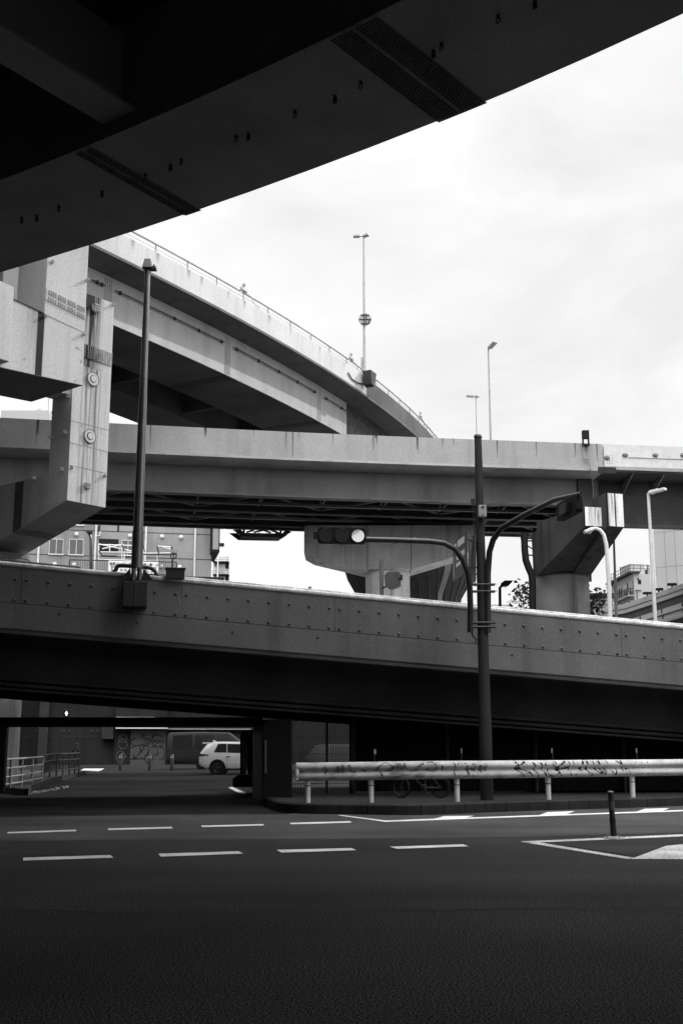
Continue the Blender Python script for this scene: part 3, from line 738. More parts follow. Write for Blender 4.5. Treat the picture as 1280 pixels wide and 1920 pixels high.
for i in range(6):
    for j in range(16):
        p = cpt(-.012, dz + .05 + i * .08, zdiag - .1 - j * .085); m.dome(p, -E1, .018, .02, 6)
        p = cpt(.1 + j * .095, dz + .05 + i * .08, zb2 - slope * (dz + .05 + i * .08) - .002); m.dome(p, (0, 0, -1), .02, .025, 6)
m.build('splice_plate', MATS['steel_under'], t)
cc = at(2, 1030, 41.8); rc = (at(55, 1040, 41.8).x - cc.x)
m = MB(); m.cyl(V((cc.x, cc.y, 0)), V((cc.x, cc.y, zB + .35)), rc, rc, 40); m.build('shaft', MATS['concrete_dark'], t, True)
m = MB()
for i in range(60):
    for j in range(7):
        a = 2 * math.pi * i / 60; p = V((cc.x + rc * math.cos(a), cc.y + rc * math.sin(a), zB + .2 - j * .14)); m.dome(p, (math.cos(a), math.sin(a), 0), .035, .04, 6)
m.build('shaft_bolts', MATS['steel_mid'], t)
# upper beam and column in front
B0 = at(155, 722, 36.5); zb1 = B0.z; B0.z = 0
W1, D1 = 1.66, 2.88; Lb = 9.0
zt1 = hitplane(161, 624, B0, E2).z
def B(w, d, z): p = B0 - E1 * w - E2 * d; return V((p.x, p.y, z))
def bst(x, y):   # beam face stains, x=0 left .. 1 right end
    wv = Lb * (1 - x); s = 0
    n1 = mnoise.noise(V((wv * 9, y * .6, 0))); n2 = mnoise.noise(V((wv * 4, y * 2, 5)))
    if 1.62 < wv < 1.9: s = 1.0 + .25 * n2
    if 1.8 < wv < 2.5: s = max(s, max(0, (1 - (wv - 1.8) / .7)) * (.45 + .7 * n1) * (.35 + .65 * y))
    if wv > 2.3: s = max(s, .10 * max(0, n1) * y)
    if mnoise.noise(V((wv * 5, y * 7, 9))) > .62: s = max(s, .4)
    return min(1, max(0, s))
m = MB(); P = [B(Lb, .004, 0), B(0, .004, 0), B(0, D1, 0), B(Lb, D1, 0)]
m.hexa([V((p.x, p.y, zb1 - (.0 if i in (1, 2) else .55))) for i, p in enumerate(P)] + [V((p.x, p.y, zt1 if i in (1, 2) else zt1 + .9)) for i, p in enumerate(P)])
def bface(x, y):
    wv = Lb * (1 - x); zl = zb1 - .55 * wv / Lb; zh = zt1 + .9 * wv / Lb; return B(wv, 0, zl + (zh - zl) * y)
m.grid(bface, 240, 60, bst)
m.build('crossbeam', MATS['steel_white'], t, fix=False)
m = MB(); P = [B(Lb, 0, 0), B(0, 0, 0), B(0, D1, 0), B(Lb, D1, 0)]
m.hexa([V((p.x, p.y, zb1 - (.02 if i in (1, 2) else .57))) for i, p in enumerate(P)] + [V((p.x, p.y, zb1 - (.003 if i in (1, 2) else .553))) for i, p in enumerate(P)])
m.build('soffit', MATS['steel_under'], t)
m = MB(); P = [B(Lb, -.03, 0), B(1.68, -.03, 0), B(1.68, .0, 0), B(Lb, .0, 0)]
m.hexa([V((p.x, p.y, zt1 + (.17 if i in (1, 2) else .9))) for i, p in enumerate(P)] + [V((p.x, p.y, zt1 + (.20 if i in (1, 2) else .93))) for i, p in enumerate(P)])
m.build('flange_edge', MATS['bolt_dark'], t)
zj = hitplane(121, 604, B0, E2).z
m = MB(); P = [B(1.64, .02, 0), B(0, .02, 0), B(0, 1.65, 0), B(1.64, 1.65, 0)]
m.hexa([V((p.x, p.y, zt1 + (.02 if i in (1, 2) else .2))) for i, p in enumerate(P)] + [V((p.x, p.y, 27)) for p in P])
m.build('upper_column', MATS['steel_white'], t)
m = MB(); P = [B(1.64, -.012, 0), B(0, -.012, 0), B(0, .015, 0), B(1.64, .015, 0)]
m.hexa([V((p.x, p.y, zt1 - (.02 if i in (1, 2) else -.14))) for i, p in enumerate(P)] + [V((p.x, p.y, zt1 + (.01 if i in (1, 2) else .17))) for i, p in enumerate(P)])
m.build('weld_ledge', MATS['steel_mid'], t)
zl0 = hitplane(163, 600, B0, E2).z; zl1 = hitplane(163, 578, B0, E2).z; zk = hitplane(86, 562, B0, E2).z - zl0
m = MB(); P = [B(1.63, -.004, 0), B(.01, -.004, 0), B(.01, .018, 0), B(1.63, .018, 0)]
m.hexa([V((p.x, p.y, zl0 + (0 if i in (1, 2) else zk))) for i, p in enumerate(P)] + [V((p.x, p.y, zl1 + (0 if i in (1, 2) else zk))) for i, p in enumerate(P)])
pl1 = m.build('splice_plate', MATS['steel_white'], t); m = MB()
for g in range(4):
    for i in range(4):
        for j in range(6):
            if j in (2,): continue
            wv = 1.52 - g * .39 - i * .085; p = B(wv, -.004, zl0 + zk * wv / 1.63 + .05 + j * (zl1 - zl0 - .1) / 5); m.cyl(p, p + E2 * .05, .024, .02, 6)
m.build('plate_bolts', MATS['bolt_steel'], pl1)
# lifting lugs
def lug(p, n, s=.1):
    n = V(n); sd_ = n.cross(UZ).normalized(); k = MB(); k.ring(p + n * .09, sd_, .05, .022, 12, 6); k.box(p + n * .03, (.04, .018, .06), n, sd_); k.build('lifting_lug', MATS['galvanised'], t)
for u, v in ((97, 492), (162, 526), (84, 594), (155, 628)): lug(hitplane(u, v, B0, E2), E2)
for u, v in ((133, 877), (195, 893), (176, 573), (211, 572)): lug(hitplane(u, v, A0, E2), E2, .08)
for u, v in ((126, 811), (98, 820), (120, 880), (68, 898), (131, 743)): lug(hitplane(u, v, A0, E1), -E1, .08)
lug(B(2.9, 1.2, zb1 - .2), -UZ); lug(B(.6, 2.7, zb1 - .06), -UZ)
for d_ in (.7, 2.2, 3.6): lug(cpt(.9, d_, zb2 - slope * d_), -UZ)
# larger beam section on the far left, end column behind it, link between the two columns
m = MB(); P = [B(Lb + 1, -.42, 0), B(3.12, -.42, 0), B(3.12, -.004, 0), B(Lb + 1, -.004, 0)]
m.hexa([V((p.x, p.y, zb1 - .1)) for p in P] + [V((p.x, p.y, zt1 + (.52 if i in (1, 2) else 1.2))) for i, p in enumerate(P)]); m.build('beam_casing', MATS['steel_white'], t, bevel=.02)
m = MB(); P = [B(1.2, 3.3, 0), B(.2, 3.3, 0), B(.2, 4.3, 0), B(1.2, 4.3, 0)]
m.hexa([V((p.x, p.y, zt1 - .3)) for p in P] + [V((p.x, p.y, 27)) for p in P]); m.build('stub_column', MATS['steel_white'], t, bevel=.03)
m = MB(); P = [B(6.4, -.8, 0), B(4.3, -.8, 0), B(4.3, 3.6, 0), B(6.4, 3.6, 0)]
m.hexa([V((p.x, p.y, zt1 - .2)) for p in P] + [V((p.x, p.y, 27)) for p in P]); m.build('upper_column', MATS['steel_mid'], t)  # unseen second column added to block sky beside the first
m = MB(); P = [B(.9, 1.6, 0), B(-.72, 1.6, 0), B(-.72, 2.5, 0), B(.9, 2.5, 0)]
m.hexa([V((p.x, p.y, zb1 + .15)) for p in P] + [V((p.x, p.y, zt1 - .2)) for p in P]); m.build('link_beam', MATS['steel_mid'], t)

# unseen deck added over the steel pier to keep sky light off its side
t = thing('shade_deck', 'unseen deck added above the stained steel pier to shade its side', 'viaduct', B(8, 0, 0))
m = MB(); P = [B(34, -7, 0), B(-2.5, -7, 0), B(-2.5, 7, 0), B(34, 7, 0)]; m.hexa([V((p.x, p.y, 25.0)) for p in P] + [V((p.x, p.y, 25.4)) for p in P]); m.build('deck_slab', MATS['steel_under'], t)
for d0 in (-7, 6.8):
    m = MB(); P = [B(34, d0, 0), B(-2.5, d0, 0), B(-2.5, d0 + .2, 0), B(34, d0 + .2, 0)]; m.hexa([V((p.x, p.y, 25.41)) for p in P] + [V((p.x, p.y, 26.5)) for p in P]); m.build('parapet', MATS['steel_pale'], t)
for d0 in (-5, -2, 1.5, 5):
    m = MB(); P = [B(34, d0, 0), B(-2.4, d0, 0), B(-2.4, d0 + .4, 0), B(34, d0 + .4, 0)]; m.hexa([V((p.x, p.y, 23.6)) for p in P] + [V((p.x, p.y, 24.99)) for p in P]); m.build('girder', MATS['steel_under'], t)

# ------------------------------------------------------------------ right pier
t = thing('concrete_pier', 'dark concrete pier with two pale stepped cantilever ends near the right edge', 'pier', (10, 51, 0))
cx_, cy_, cr_ = (at(1051, 1100, 51)).x, 51.0, (at(1103, 1100, 51).x - at(1000, 1100, 51).x) / 2
zcol = at(1051, 1077, 50).z
m = MB(); m.cyl((cx_, cy_, 0), (cx_, cy_, zcol), cr_, cr_, 48); m.build('column', MATS['concrete_dark'], t, True)
m = MB(); m.ring((cx_, cy_, zcol - .02), (0, 0, 1), cr_, .035, 48, 6); m.build('column_collar', MATS['ink_grey'], t)
def cap_beam(u0, u1, v0, v1, Yt, du0, du1, name='cap_beam'):
    # front face at depth Yt between pixel columns, running back to the column; soffit slopes down to the column
    a, b = at(u0, v1, Yt), at(u1, v1, Yt + .25); zb, zt_ = a.z, at(u0, v0, Yt).z
    c, d = V((cx_ + du0, cy_ - 1.12, 0)), V((cx_ + du1, cy_ - 1.02, 0))
    e, f = c + V((1.15, 5.2, 0)), d + V((1.15, 5.2, 0))
    m = MB()
    lo = [V((a.x, a.y, zb)), V((b.x, b.y, zb)), V((d.x, d.y, zcol)), V((c.x, c.y, zcol))]; hi = [V((p.x, p.y, zt_)) for p in lo]
    m.hexa(lo + hi)
    lo2 = [V((c.x, c.y, zcol)), V((d.x, d.y, zcol)), V((f.x, f.y, zcol + .4)), V((e.x, e.y, zcol + .4))]
    m.hexa(lo2 + [V((p.x, p.y, zt_)) for p in lo2])
    o = m.build(name, MATS['concrete_shaded'], t)
    k = MB(); aw = (b - a); aw.z = 0
    nf = V((aw.y, -aw.x, 0)).normalized()
    def st(x, y):
        n_ = mnoise.noise(V((x * 9 + u0, y * .7, 2))); n2 = mnoise.noise(V((x * 30 + u0, y * 1.2, 7)))
        s = max(0, .55 * n_ + .5 * n2) * (.35 + .65 * y) * 1.3
        if u0 < 1110: s = max(s, (.9 + .4 * n2) * max(0, min(1, (x - .80) * 9)))
        else:
            if x < .16: s = max(s, 1 - max(0, (x - .06) * 9))
            if abs(x - .52) < .04: s = max(s, .8 + .2 * n_)
        return min(1, max(0, s))
    k.grid(lambda x, y: V((a.x, a.y, 0)) + aw * x + nf * .006 + UZ * (zb + (zt_ - zb) * y), 70, 50, st)
    k.build('cap_end', MATS['concrete_pale'], t, fix=False)
cap_beam(1097, 1137, 950, 985.5, 46.5, -1.2, .30)
cap_beam(1137.5, 1169, 924, 986, 46.2, .31, 1.18)
m = MB(); m.cyl((cx_, cy_ - .1, zcol), (cx_, cy_ + .1, zcol + 2.0), cr_ * .985, cr_ * .985, 40); m.build('column_head', MATS['concrete_shaded'], t, True)
# drain pipe with brackets at the left of the column
m = MB(); Yp = 49.5
m.tube([at(u, v, Yp) for u, v in ((982, 1000), (983, 1030), (985, 1050), (990, 1064), (996, 1078), (997.5, 1095), (998, 1175))], .16, 10); m.build('drain_pipe', MATS['black'], t, True)
m = MB()
for v in (1009, 1014, 1041): m.tube([at(978, v, Yp), at(1000, v, Yp)], .035, 5)
m.tube([at(976, 1008, Yp), at(978, 1018, Yp), at(1000, 1030, Yp)], .03, 5)
m.build('pipe_bracket', MATS['black'], t)

# ------------------------------------------------------------------ central hammerhead pier
Yc = 57.0
t = thing('hammerhead_pier', 'pale concrete hammerhead pier behind the hanging traffic light', 'pier', (at(726, 1100, Yc).x, Yc, 0))
cX = at(726.5, 1100, Yc).x; rX = (at(768, 1100, Yc).x - at(685, 1100, Yc).x) / 2; zC0 = at(726, 1066, Yc).z
m = MB(); m.cyl((cX, Yc, 0), (cX, Yc, zC0), rX, rX, 48); m.build('column', MATS['concrete_pale'], t, True)
Yf = Yc - 1.2; pf = lambda u, v, Y=Yf: at(u, v, Y)
m = MB(); m.prism([pf(571, 985), pf(570, 1003), pf(570, 1036), pf(588, 1046), pf(690, 1070), pf(690, 985)], (0, 2.4, 0)); m.build('cap_arm', MATS['concrete'], t)
m = MB(); m.prism([pf(690, 985, Yf - .15), pf(690, 1066, Yf - .15), pf(770, 1066, Yf - .15), pf(770, 985, Yf - .15)], (0, 2.7, 0)); m.build('cap_block', MATS['concrete'], t)
m = MB(); m.prism([pf(771, 985), pf(771, 1068), pf(890, 1032), pf(898, 1018), pf(898, 985)], (0, 2.4, 0)); m.build('cap_arm', MATS['concrete'], t)
m = MB(); m.ring((cX, Yc, zC0 - .01), (0, 0, 1), rX, .03, 40, 6); m.build('collar', MATS['ink_grey'], t)

# ------------------------------------------------------------------ spiral ramp behind it
hc = V((at(771, 1090, 68).x, 69.5))
t = thing('spiral_ramp', 'dark funnel shaped spiral ramp behind the hammerhead pier, seen from below', 'ramp', (hc.x, hc.y, 0))
def rev(prof, n=72, a0=0, a1=2 * math.pi):
    m = MB(); vs = []
    for i in range(n + 1):
        a = a0 + (a1 - a0) * i / n
        for r, z in prof: vs.append(V((hc.x + r * math.cos(a), hc.y + r * math.sin(a), z)))
    k = len(prof); m.add(vs, [(i * k + j, i * k + j + 1, (i + 1) * k + j + 1, (i + 1) * k + j) for i in range(n) for j in range(k - 1)]); return m
bowl = [(3.95, 13.0), (3.95, 12.0), (3.85, 11.6), (3.45, 10.9), (3.1, 10.3), (2.95, 9.7), (2.9, 8.5), (2.9, 0)]
rev(bowl).build('underside_shell', MATS['bolt_dark'], t, True)
rev([(3.97, 12.9), (4.02, 12.9), (4.02, 12.0), (3.97, 12.0)]).build('parapet', MATS['steel_under'], t, True)
for k in range(36):
    a = 2 * math.pi * k / 36; m = MB(); d = V((math.cos(a), math.sin(a), 0)); d2 = V((math.cos(a + .13), math.sin(a + .13), 0))
    m.tube([V((hc.x, hc.y, z)) + d.lerp(d2, i / 3) * (r + .03) for i, (r, z) in enumerate(bowl[1:7])], .03, 4); m.build('rib', MATS['steel_under'], t)
for a in (R(-62), R(-118), R(-10)):
    rev([(r + .05, z) for r, z in bowl[1:7]] , 3, a, a + .11).build('band', MATS['steel_web'], t, True)

# ------------------------------------------------------------------ under-ramp column, plinth columns, height bar
t = thing('ramp_column', 'black rounded pier column under the ramp beside the guard rail end', 'pier', at(518, 1500, 30.6))
m = MB(); Yq = 30.3; prof = [(491, 1503), (491, 1372), (495, 1357), (504, 1349), (548, 1347), (548, 1503)]
m.prism([at(u, v, Yq) for u, v in prof], (-.35, 1.3, 0)); m.build('column', MATS['black'], t, bevel=.03)
m = MB(); m.prism([at(u, v, Yq - .03) for u, v in ((496, 1388), (500, 1388), (500, 1450), (496, 1450))], (0, .027, 0)); m.build('reflector_strip', MATS['ink_grey'], t)
Yq = 36.9
t = thing('ramp_column', 'black pier column on a plinth under the ramp beside the white car', 'pier', at(461, 1475, Yq))
m = MB(); m.prism([at(u, v, Yq) for u, v in ((450, 1458), (450, 1378), (453, 1371), (474, 1368), (474, 1458))], (0, .9, 0)); m.build('column', MATS['black'], t, bevel=.03)
m = MB()
for u in (457, 461.5): m.tube([at(u, 1392, Yq - .08), at(u, 1452, Yq - .08)], .035, 6)
m.build('pipe', MATS['bolt_steel'], t)
m = MB(); m.prism([at(u, v, Yq - .6) for u, v in ((436, 1476), (436, 1460), (446, 1453), (484, 1453), (484, 1476))], (0, 2.6, 0)); m.build('plinth', MATS['wall_shade'], t, bevel=.03)
t = thing('height_bar', 'black height limit beam spanning the road under the ramp', 'barrier', at(240, 1480, 35))
Yb = 33.0
hb = Path([(at(-60, 1354, Yb).x, Yb), (at(493, 1354, Yb).x, Yb)])
m = MB(); prect(m, hb, -55, 1344.8, 492, 1363.2, 0, .25); m.build('beam', MATS['bolt_dark'], t)
m = MB(); pbox(m, hb, .55, .8, 0, hb.hit(100, 1363)[1] - .002, .02, .24); m.build('post', MATS['bolt_dark'], t)
m = MB(); q = hb.hit(3, 1400)[0]; pbox(m, hb, q - .12, q + .12, .21, hb.hit(100, 1363)[1] - .002, .02, .24); m.build('post', MATS['bolt_dark'], t)
# ------------------------------------------------------------------ guard rail
rpx = [(540, 1450), (555, 1449), (660, 1446), (790, 1443.5), (900, 1442), (1280, 1439), (1700, 1434)]
gy = [27.3, 27.35, 27.4, 27.6, 28.05, 30.8, 34.2]
GR = Path([(at(u, v, y).x, y) for (u, v), y in zip(rpx, gy)])
ztop = lambda q: 1.185; HB = .425
prof_f = [(0, 0), (.035, .015), (.075, .07), (.085, .11), (.07, .155), (.02, .195), (.01, .2125), (.02, .23), (.07, .27), (.085, .315), (.075, .355), (.035, .41), (0, .425)]
def rail_depth(zz):
    zz = min(HB, max(0, zz))
    for (a, z0), (b, z1) in zip(prof_f, prof_f[1:]):
        if z0 <= zz <= z1: return a + (b - a) * (zz - z0) / (z1 - z0)
    return 0
gend = GR.hit(555, 1449)[0]
def zbase(q):       # rail dips a little at its left end
    return ztop(q) - HB - max(0, 1 - (q - gend) / 3.2) * .035
t = thing('guard_rail', 'dirty white steel guard rail with scrawled black graffiti along the kerb', 'guard rail', GR.pos(6, 0, KH))
prof = [(-a, z) for a, z in prof_f] + [(-a + .018, z) for a, z in prof_f[::-1]]
jn = [GR.hit(850, 1445)[0], GR.hit(1183, 1440)[0]]
def beam(a, b):
    m = MB(); n = len(prof); S = GR.ss(a, b, .12)
    def grime_shade(q, z):
        n1 = mnoise.noise(V((q * 2.2, z * 5, 0))); n2 = mnoise.noise(V((q * 9, z * 22, 3)))
        left = max(0, min(1, 1 - (q - gend - 1.5) / 5)); s = .10 + max(0, n1 * .5 + n2 * .4 - .05) * (.5 + .8 * left) + .16 * left  # grime noise plus the ramp's shade painted on the left end
        if abs(z - .2125) < .06: s += .16
        if z < .1: s += .12
        return min(.75, s)
    vs, st = [], []
    for q in S:
        for aa, z in prof: vs.append(GR.pos(q, aa, zbase(q) + z)); st.append(grime_shade(q, z))
    m.add(vs, [(i * n + j, i * n + (j + 1) % n, (i + 1) * n + (j + 1) % n, (i + 1) * n + j) for i in range(len(S) - 1) for j in range(n)] + [list(range(n))[::-1], list(range((len(S) - 1) * n, len(S) * n))], st)
    return m.build('rail_beam', MATS['rail_steel'], t, True)
beam(gend, jn[0] - .004); beam(jn[0] + .004, jn[1] - .004); beam(jn[1] + .004, GR.length - .5)
# rounded end wing
m = MB(); p = GR.pos(gend, 0); m.tube([GR.pos(gend + .02, -.03, zbase(gend) + .03), GR.pos(gend + .02, -.03, zbase(gend) + .39)], .05, 8); m.build('end_cap', MATS['rail_steel'], t, True)
m = MB()
for q in jn:
    for dq in (.09, .28, .47):
        for zz in (.07, .355): m.dome(GR.pos(q + dq, -rail_depth(zz), zbase(q) + zz), -GR.nrm(q), .018, .015, 6)
    for dq in (.06, .36): m.dome(GR.pos(q + dq, -.012, zbase(q) + .2125), -GR.nrm(q), .018, .015, 6)
for u, v in ((665, 1446), (684, 1446), (702, 1445)):
    q, z = GR.hit(u, v); m.dome(GR.pos(q, -rail_depth(z - zbase(q)), z), -GR.nrm(q), .02, .015, 6)
m.build('bolts', MATS['bolt_dark'], t)
for u in (577, 696, 859, 1031, 1189, 1362):
    q = GR.hit(u, 1480)[0]; m = MB(); m.cyl(GR.pos(q, .09, KH - .05), GR.pos(q, .09, zbase(q) + .36), .066, .066, 16); o = m.build('post', MATS['rail_steel'], t, True)
    m = MB(); m.ring(GR.pos(q, .09, .62), (0, 0, 1), .066, .012, 16, 5); m.box(GR.pos(q, .045, zbase(q) + .21), (.06, .045, .1), GR.tan(q), GR.nrm(q)); m.build('post_band', MATS['bolt_dark'], o)
for u, v0, lean in ((702, 1404, .02), (867, 1400, .0), (1039, 1399, -.02), (1197, 1398, -.01)):
    q = GR.hit(u, 1430)[0]; z0 = zbase(q) + HB - .02; m = MB(); p = GR.pos(q, .06, z0)
    m.tube([p, p + V((lean * .5, 0, .14)), p + V((lean, 0, .30))], .012, 6); o = m.build('delineator', MATS['bolt_dark'], t)
    m = MB(); c = p + V((lean, -.0, .25)); m.box(c, (.022 if u == 702 else .012, .008, .055)); m.build('reflector', MATS['white_metal'], o)
def grf(q, z, lift=.004):
    zz = z - zbase(q); return GR.pos(q, -rail_depth(zz) - lift, z)
def gstroke(mb, pts, w):
    P = [GR.hit(u, v) for u, v in pts]; ribbon(mb, smooth2(P, 5), w, grf)
Z8 = lambda L_: [(920 + x / 3.556, 1380 + y / 3.556) for x, y in L_]
Z6 = lambda L_: [(540 + x / 3.368, 1280 + y / 3.368) for x, y in L_]
m = MB()
for s, wd in (([(145, 166), (160, 180), (172, 197)], .05), ([(222, 166), (190, 188), (168, 200), (150, 214), (175, 213), (210, 228), (250, 245), (272, 272)], .05), ([(150, 213), (170, 211)], .11), ([(165, 222), (190, 245), (212, 270)], .04),
              ([(235, 235), (262, 258), (270, 272)], .035), ([(265, 175), (285, 200), (278, 222), (300, 250), (310, 272)], .045), ([(318, 175), (330, 200)], .045), ([(355, 180), (345, 195), (362, 195)], .03), ([(335, 205), (330, 220), (350, 250), (362, 268)], .045),
              ([(375, 215), (365, 240), (385, 263), (415, 266), (440, 245), (430, 215), (400, 190), (405, 170)], .03), ([(415, 168), (422, 190)], .035), ([(485, 168), (450, 192), (430, 210), (440, 225), (512, 205)], .05), ([(418, 218), (448, 216)], .11), ([(430, 225), (450, 250), (462, 268)], .05),
              ([(505, 170), (512, 185), (508, 205), (515, 235), (525, 266)], .035), ([(538, 164), (538, 190)], .03), ([(552, 250), (556, 266)], .03), ([(595, 190), (605, 164), (625, 168), (632, 190)], .06), ([(585, 205), (588, 225), (605, 235)], .09),
              ([(625, 205), (630, 230), (650, 250), (668, 258)], .07), ([(665, 168), (672, 188)], .04), ([(700, 163), (712, 190)], .06), ([(680, 210), (695, 230), (725, 250), (715, 215), (745, 250), (755, 240), (745, 215)], .055),
              ([(755, 163), (765, 185)], .025), ([(780, 225), (800, 240), (820, 255), (825, 215)], .045), ([(820, 163), (860, 190)], .035), ([(850, 160), (858, 185)], .045), ([(860, 200), (870, 235)], .03), ([(885, 222), (915, 230)], .08), ([(890, 245), (895, 258)], .03), ([(912, 245), (914, 258)], .03)):
    gstroke(m, Z8(s), wd)
m.build('graffiti', MATS['ink_black'], t, fix=False)
m = MB()
for s, wd in (([(560, 560), (570, 530), (600, 515), (640, 518), (650, 545), (600, 560)], .05), ([(660, 520), (665, 545), (680, 515), (690, 545), (700, 515), (715, 548), (730, 515), (745, 548)], .04), ([(800, 555), (830, 520), (850, 510)], .05), ([(870, 512), (920, 512), (930, 545), (900, 558), (870, 540)], .05),
              ([(310, 525), (320, 570)], .05), ([(340, 520), (345, 570)], .05), ([(380, 520), (400, 560), (430, 575)], .05), ([(1120, 520), (1130, 585)], .05), ([(1145, 550), (1170, 520), (1165, 560)], .06), ([(1200, 520), (1210, 560), (1230, 520), (1240, 560)], .06), ([(225, 530), (240, 560), (232, 580)], .05), ([(470, 535), (500, 537)], .12), ([(580, 560), (590, 590)], .04), ([(965, 520), (970, 560)], .03), ([(1040, 505), (1048, 540), (1040, 570), (1046, 592)], .025)):
    gstroke(m, Z6(s), wd * 1.5)
m.build('graffiti', MATS['ink_grey'], t, fix=False)

# ------------------------------------------------------------------ signal pole
PX, PY = at(912.5, 1500, 28.75).x, 28.75
zpt = at(895, 818, PY).z
t = thing('signal_pole', 'tall dark tapering pole carrying two bent traffic light arms', 'pole', (PX, PY, KH))
m = MB(); m.tube([(PX, PY, KH - .05), (PX, PY, 2.2)], [.165, .158], 24); m.tube([(PX, PY, 2.2), (PX, PY, zpt)], [.15, .095], 24); m.build('shaft', MATS['pole_concrete'], t, True)
m = MB(); m.cyl((PX, PY, zpt - .03), (PX, PY, zpt + .03), .115, .1, 20); m.build('cap', MATS['dark_metal'], t)
m = MB(); arm = [(881, 1186), (881, 1130), (880, 1100), (876, 1073), (867, 1049), (852, 1029), (832, 1018.5), (805, 1015), (760, 1013.5), (690, 1011.5), (640, 1010.5)]
AL = [at(u, v, PY - .12 - .9 * i / 10) for i, (u, v) in enumerate(arm)]
m.tube([p for p in AL], [.075] * 5 + [.068] * 6, 14); m.build('arm', MATS['dark_metal'], t, True)
m = MB()
for u in (742, 778): p = at(u, 1013.5, PY - .7); m.tube([p - V((.02, 0, 0)), p + V((.02, 0, 0))], .082, 12)
m.build('arm_band', MATS['dark_metal'], t)
m = MB(); q0 = at(884, 1186, PY - .1); m.tube([q0, q0 + V((.02, 0, -.08)), q0 + V((.1, 0, -.17)), q0 + V((.2, 0, -.13)), q0 + V((.24, 0, -.02))], .018, 6); m.build('cable', MATS['rubber'], t)
zs = at(918, 1012, PY - .1).z
a0 = at(914, 1186, PY - .1); a1 = at(914, 1075, PY - .1); a2 = at(917, 1035, PY - .15); a3 = at(924, 1012, PY - .3); a4 = at(940, 990, PY - .7); a5 = onz(985, 964, 7.12); a6 = onz(1040, 937, 7.2); a7 = onz(1088, 925.5, 7.0)
m = MB(); m.tube([a0, a1, a2, a3, a4, a5, a6, a7], [.08, .08, .078, .076, .072, .066, .06, .045], 14); m.build('arm', MATS['dark_metal'], t, True)
m = MB()
for v in (1097, 1110, 1168, 1176):
    z = at(900, v, PY).z; rr = .125 + .02 * (v > 1150); m.cyl((PX, PY, z - .035), (PX, PY, z + .035), rr, rr, 20)
    m.box((PX - .22, PY - .1, z), (.14, .035, .03)); m.box((PX + .2, PY - .08, z), (.12, .06, .028)); m.tube([(PX - .3, PY - .2, z), (PX + .36, PY - .2, z)], .012, 5)
m.build('clamp', MATS['dark_metal'], t)
m = MB(); zc1, zc0 = at(903, 951, PY).z, at(903, 973, PY).z; cxm = at(903.5, 960, PY - .2).x; m.bb(cxm - .1, cxm + .1, PY - .3, PY - .11, zc0, zc1); o = m.build('control_box', MATS['bolt_steel'], t, bevel=.015)
m = MB(); m.cyl((cxm, PY - .302, zc1 - .06), (cxm, PY - .315, zc1 - .06), .03, .03, 10); m.bb(cxm - .03, cxm + .03, PY - .312, PY - .302, zc0 + .04, zc0 + .055); m.build('latch', MATS['bolt_dark'], o)
m = MB(); p = at(886, 940, PY - .1); m.box(p, (.05, .06, .06)); m.tube([p, at(888, 975, PY - .1), at(889, 1010, PY - .1), at(890, 1100, PY - .1)], .015, 6); m.build('sensor', MATS['dark_metal'], t)

def signal(name, label, c, right, face, lit, parts=True):
    """horizontal three-lens signal; c centre, right = long axis (towards the lit end), face = lens direction"""
    t_ = thing(name, label, 'traffic light', c); r = V(right).normalized(); f = V(face).normalized(); u = UZ
    m = MB(); hw, hh, hd = .605, .20, .075; pts = []
    for sx, sy in ((1, 1), (-1, 1), (-1, -1), (1, -1)):
        for k in range(5):
            an = math.atan2(sy, sx); an = {(1, 1): 0, (-1, 1): 90, (-1, -1): 180, (1, -1): 270}[(sx, sy)] + 22.5 * k
            pts.append(c + r * (sx * (hw - .08) + .08 * math.cos(R(an))) + u * (sy * (hh - .08) + .08 * math.sin(R(an))) - f * hd)
    m.prism(pts, f * (2 * hd)); m.build('housing', MATS['black'], t_)
    m = MB(); m.box(c + u * (hh + .006) , (hw - .06, hd, .006), r, f, u); m.build('rim', MATS['pole_metal'], t_)
    for k, x in enumerate((-.40, 0, .40)):
        lc = c + r * x + f * (hd + .004); on = (k == 2 and lit)
        m = MB(); m.cyl(lc, lc + f * .012, .155, .155, 32); o = m.build('lens', MATS['lamp_lit' if on else 'dark_metal'], t_)
        if on:
            d = MB()
            for rr_, nn in ((0, 1), (.025, 6), (.05, 12), (.075, 18), (.10, 24), (.125, 30), (.146, 34)):
                for i in range(nn):
                    an = 2 * math.pi * i / nn; p = lc + f * .013 + r * (rr_ * math.cos(an)) + u * (rr_ * math.sin(an)); d.dome(p, f, .0095, .006, 6)
            d.build('light_dots', MATS['lamp_dot'], o)
        m = MB(); m.ring(lc + f * .01, f, .165, .012, 28, 6); m.build('lens_ring', MATS['bolt_dark'], t_)
    m = MB(); m.box(c - r * (hw + .05), (.05, .05, .09), r, f, u); m.box(c - f * (hd + .05) - u * .02, (.2, .05, .12), r, f, u); m.cyl(c - u * (hh - .01), c - u * (hh + .025), .03, .025, 8); m.build('mount', MATS['dark_metal'], t_)
    return t_
sc = at(640.5, 1005, PY - 1.0)
signal('traffic_light', 'black horizontal traffic light with its right lens lit, hanging left of the tall pole', sc, (1, -.02, -.02), (.02, -1, -.06), True)
ar = (a7 - a6); ar.z = 0; ar.normalize(); fc = V((ar.y, -ar.x, 0)) * -1
sc2 = (a6 * .45 + a7 * .55) - UZ * .27
signal('traffic_light', 'black traffic light seen almost edge on at the tip of the rising right arm', sc2, ar, fc, False)

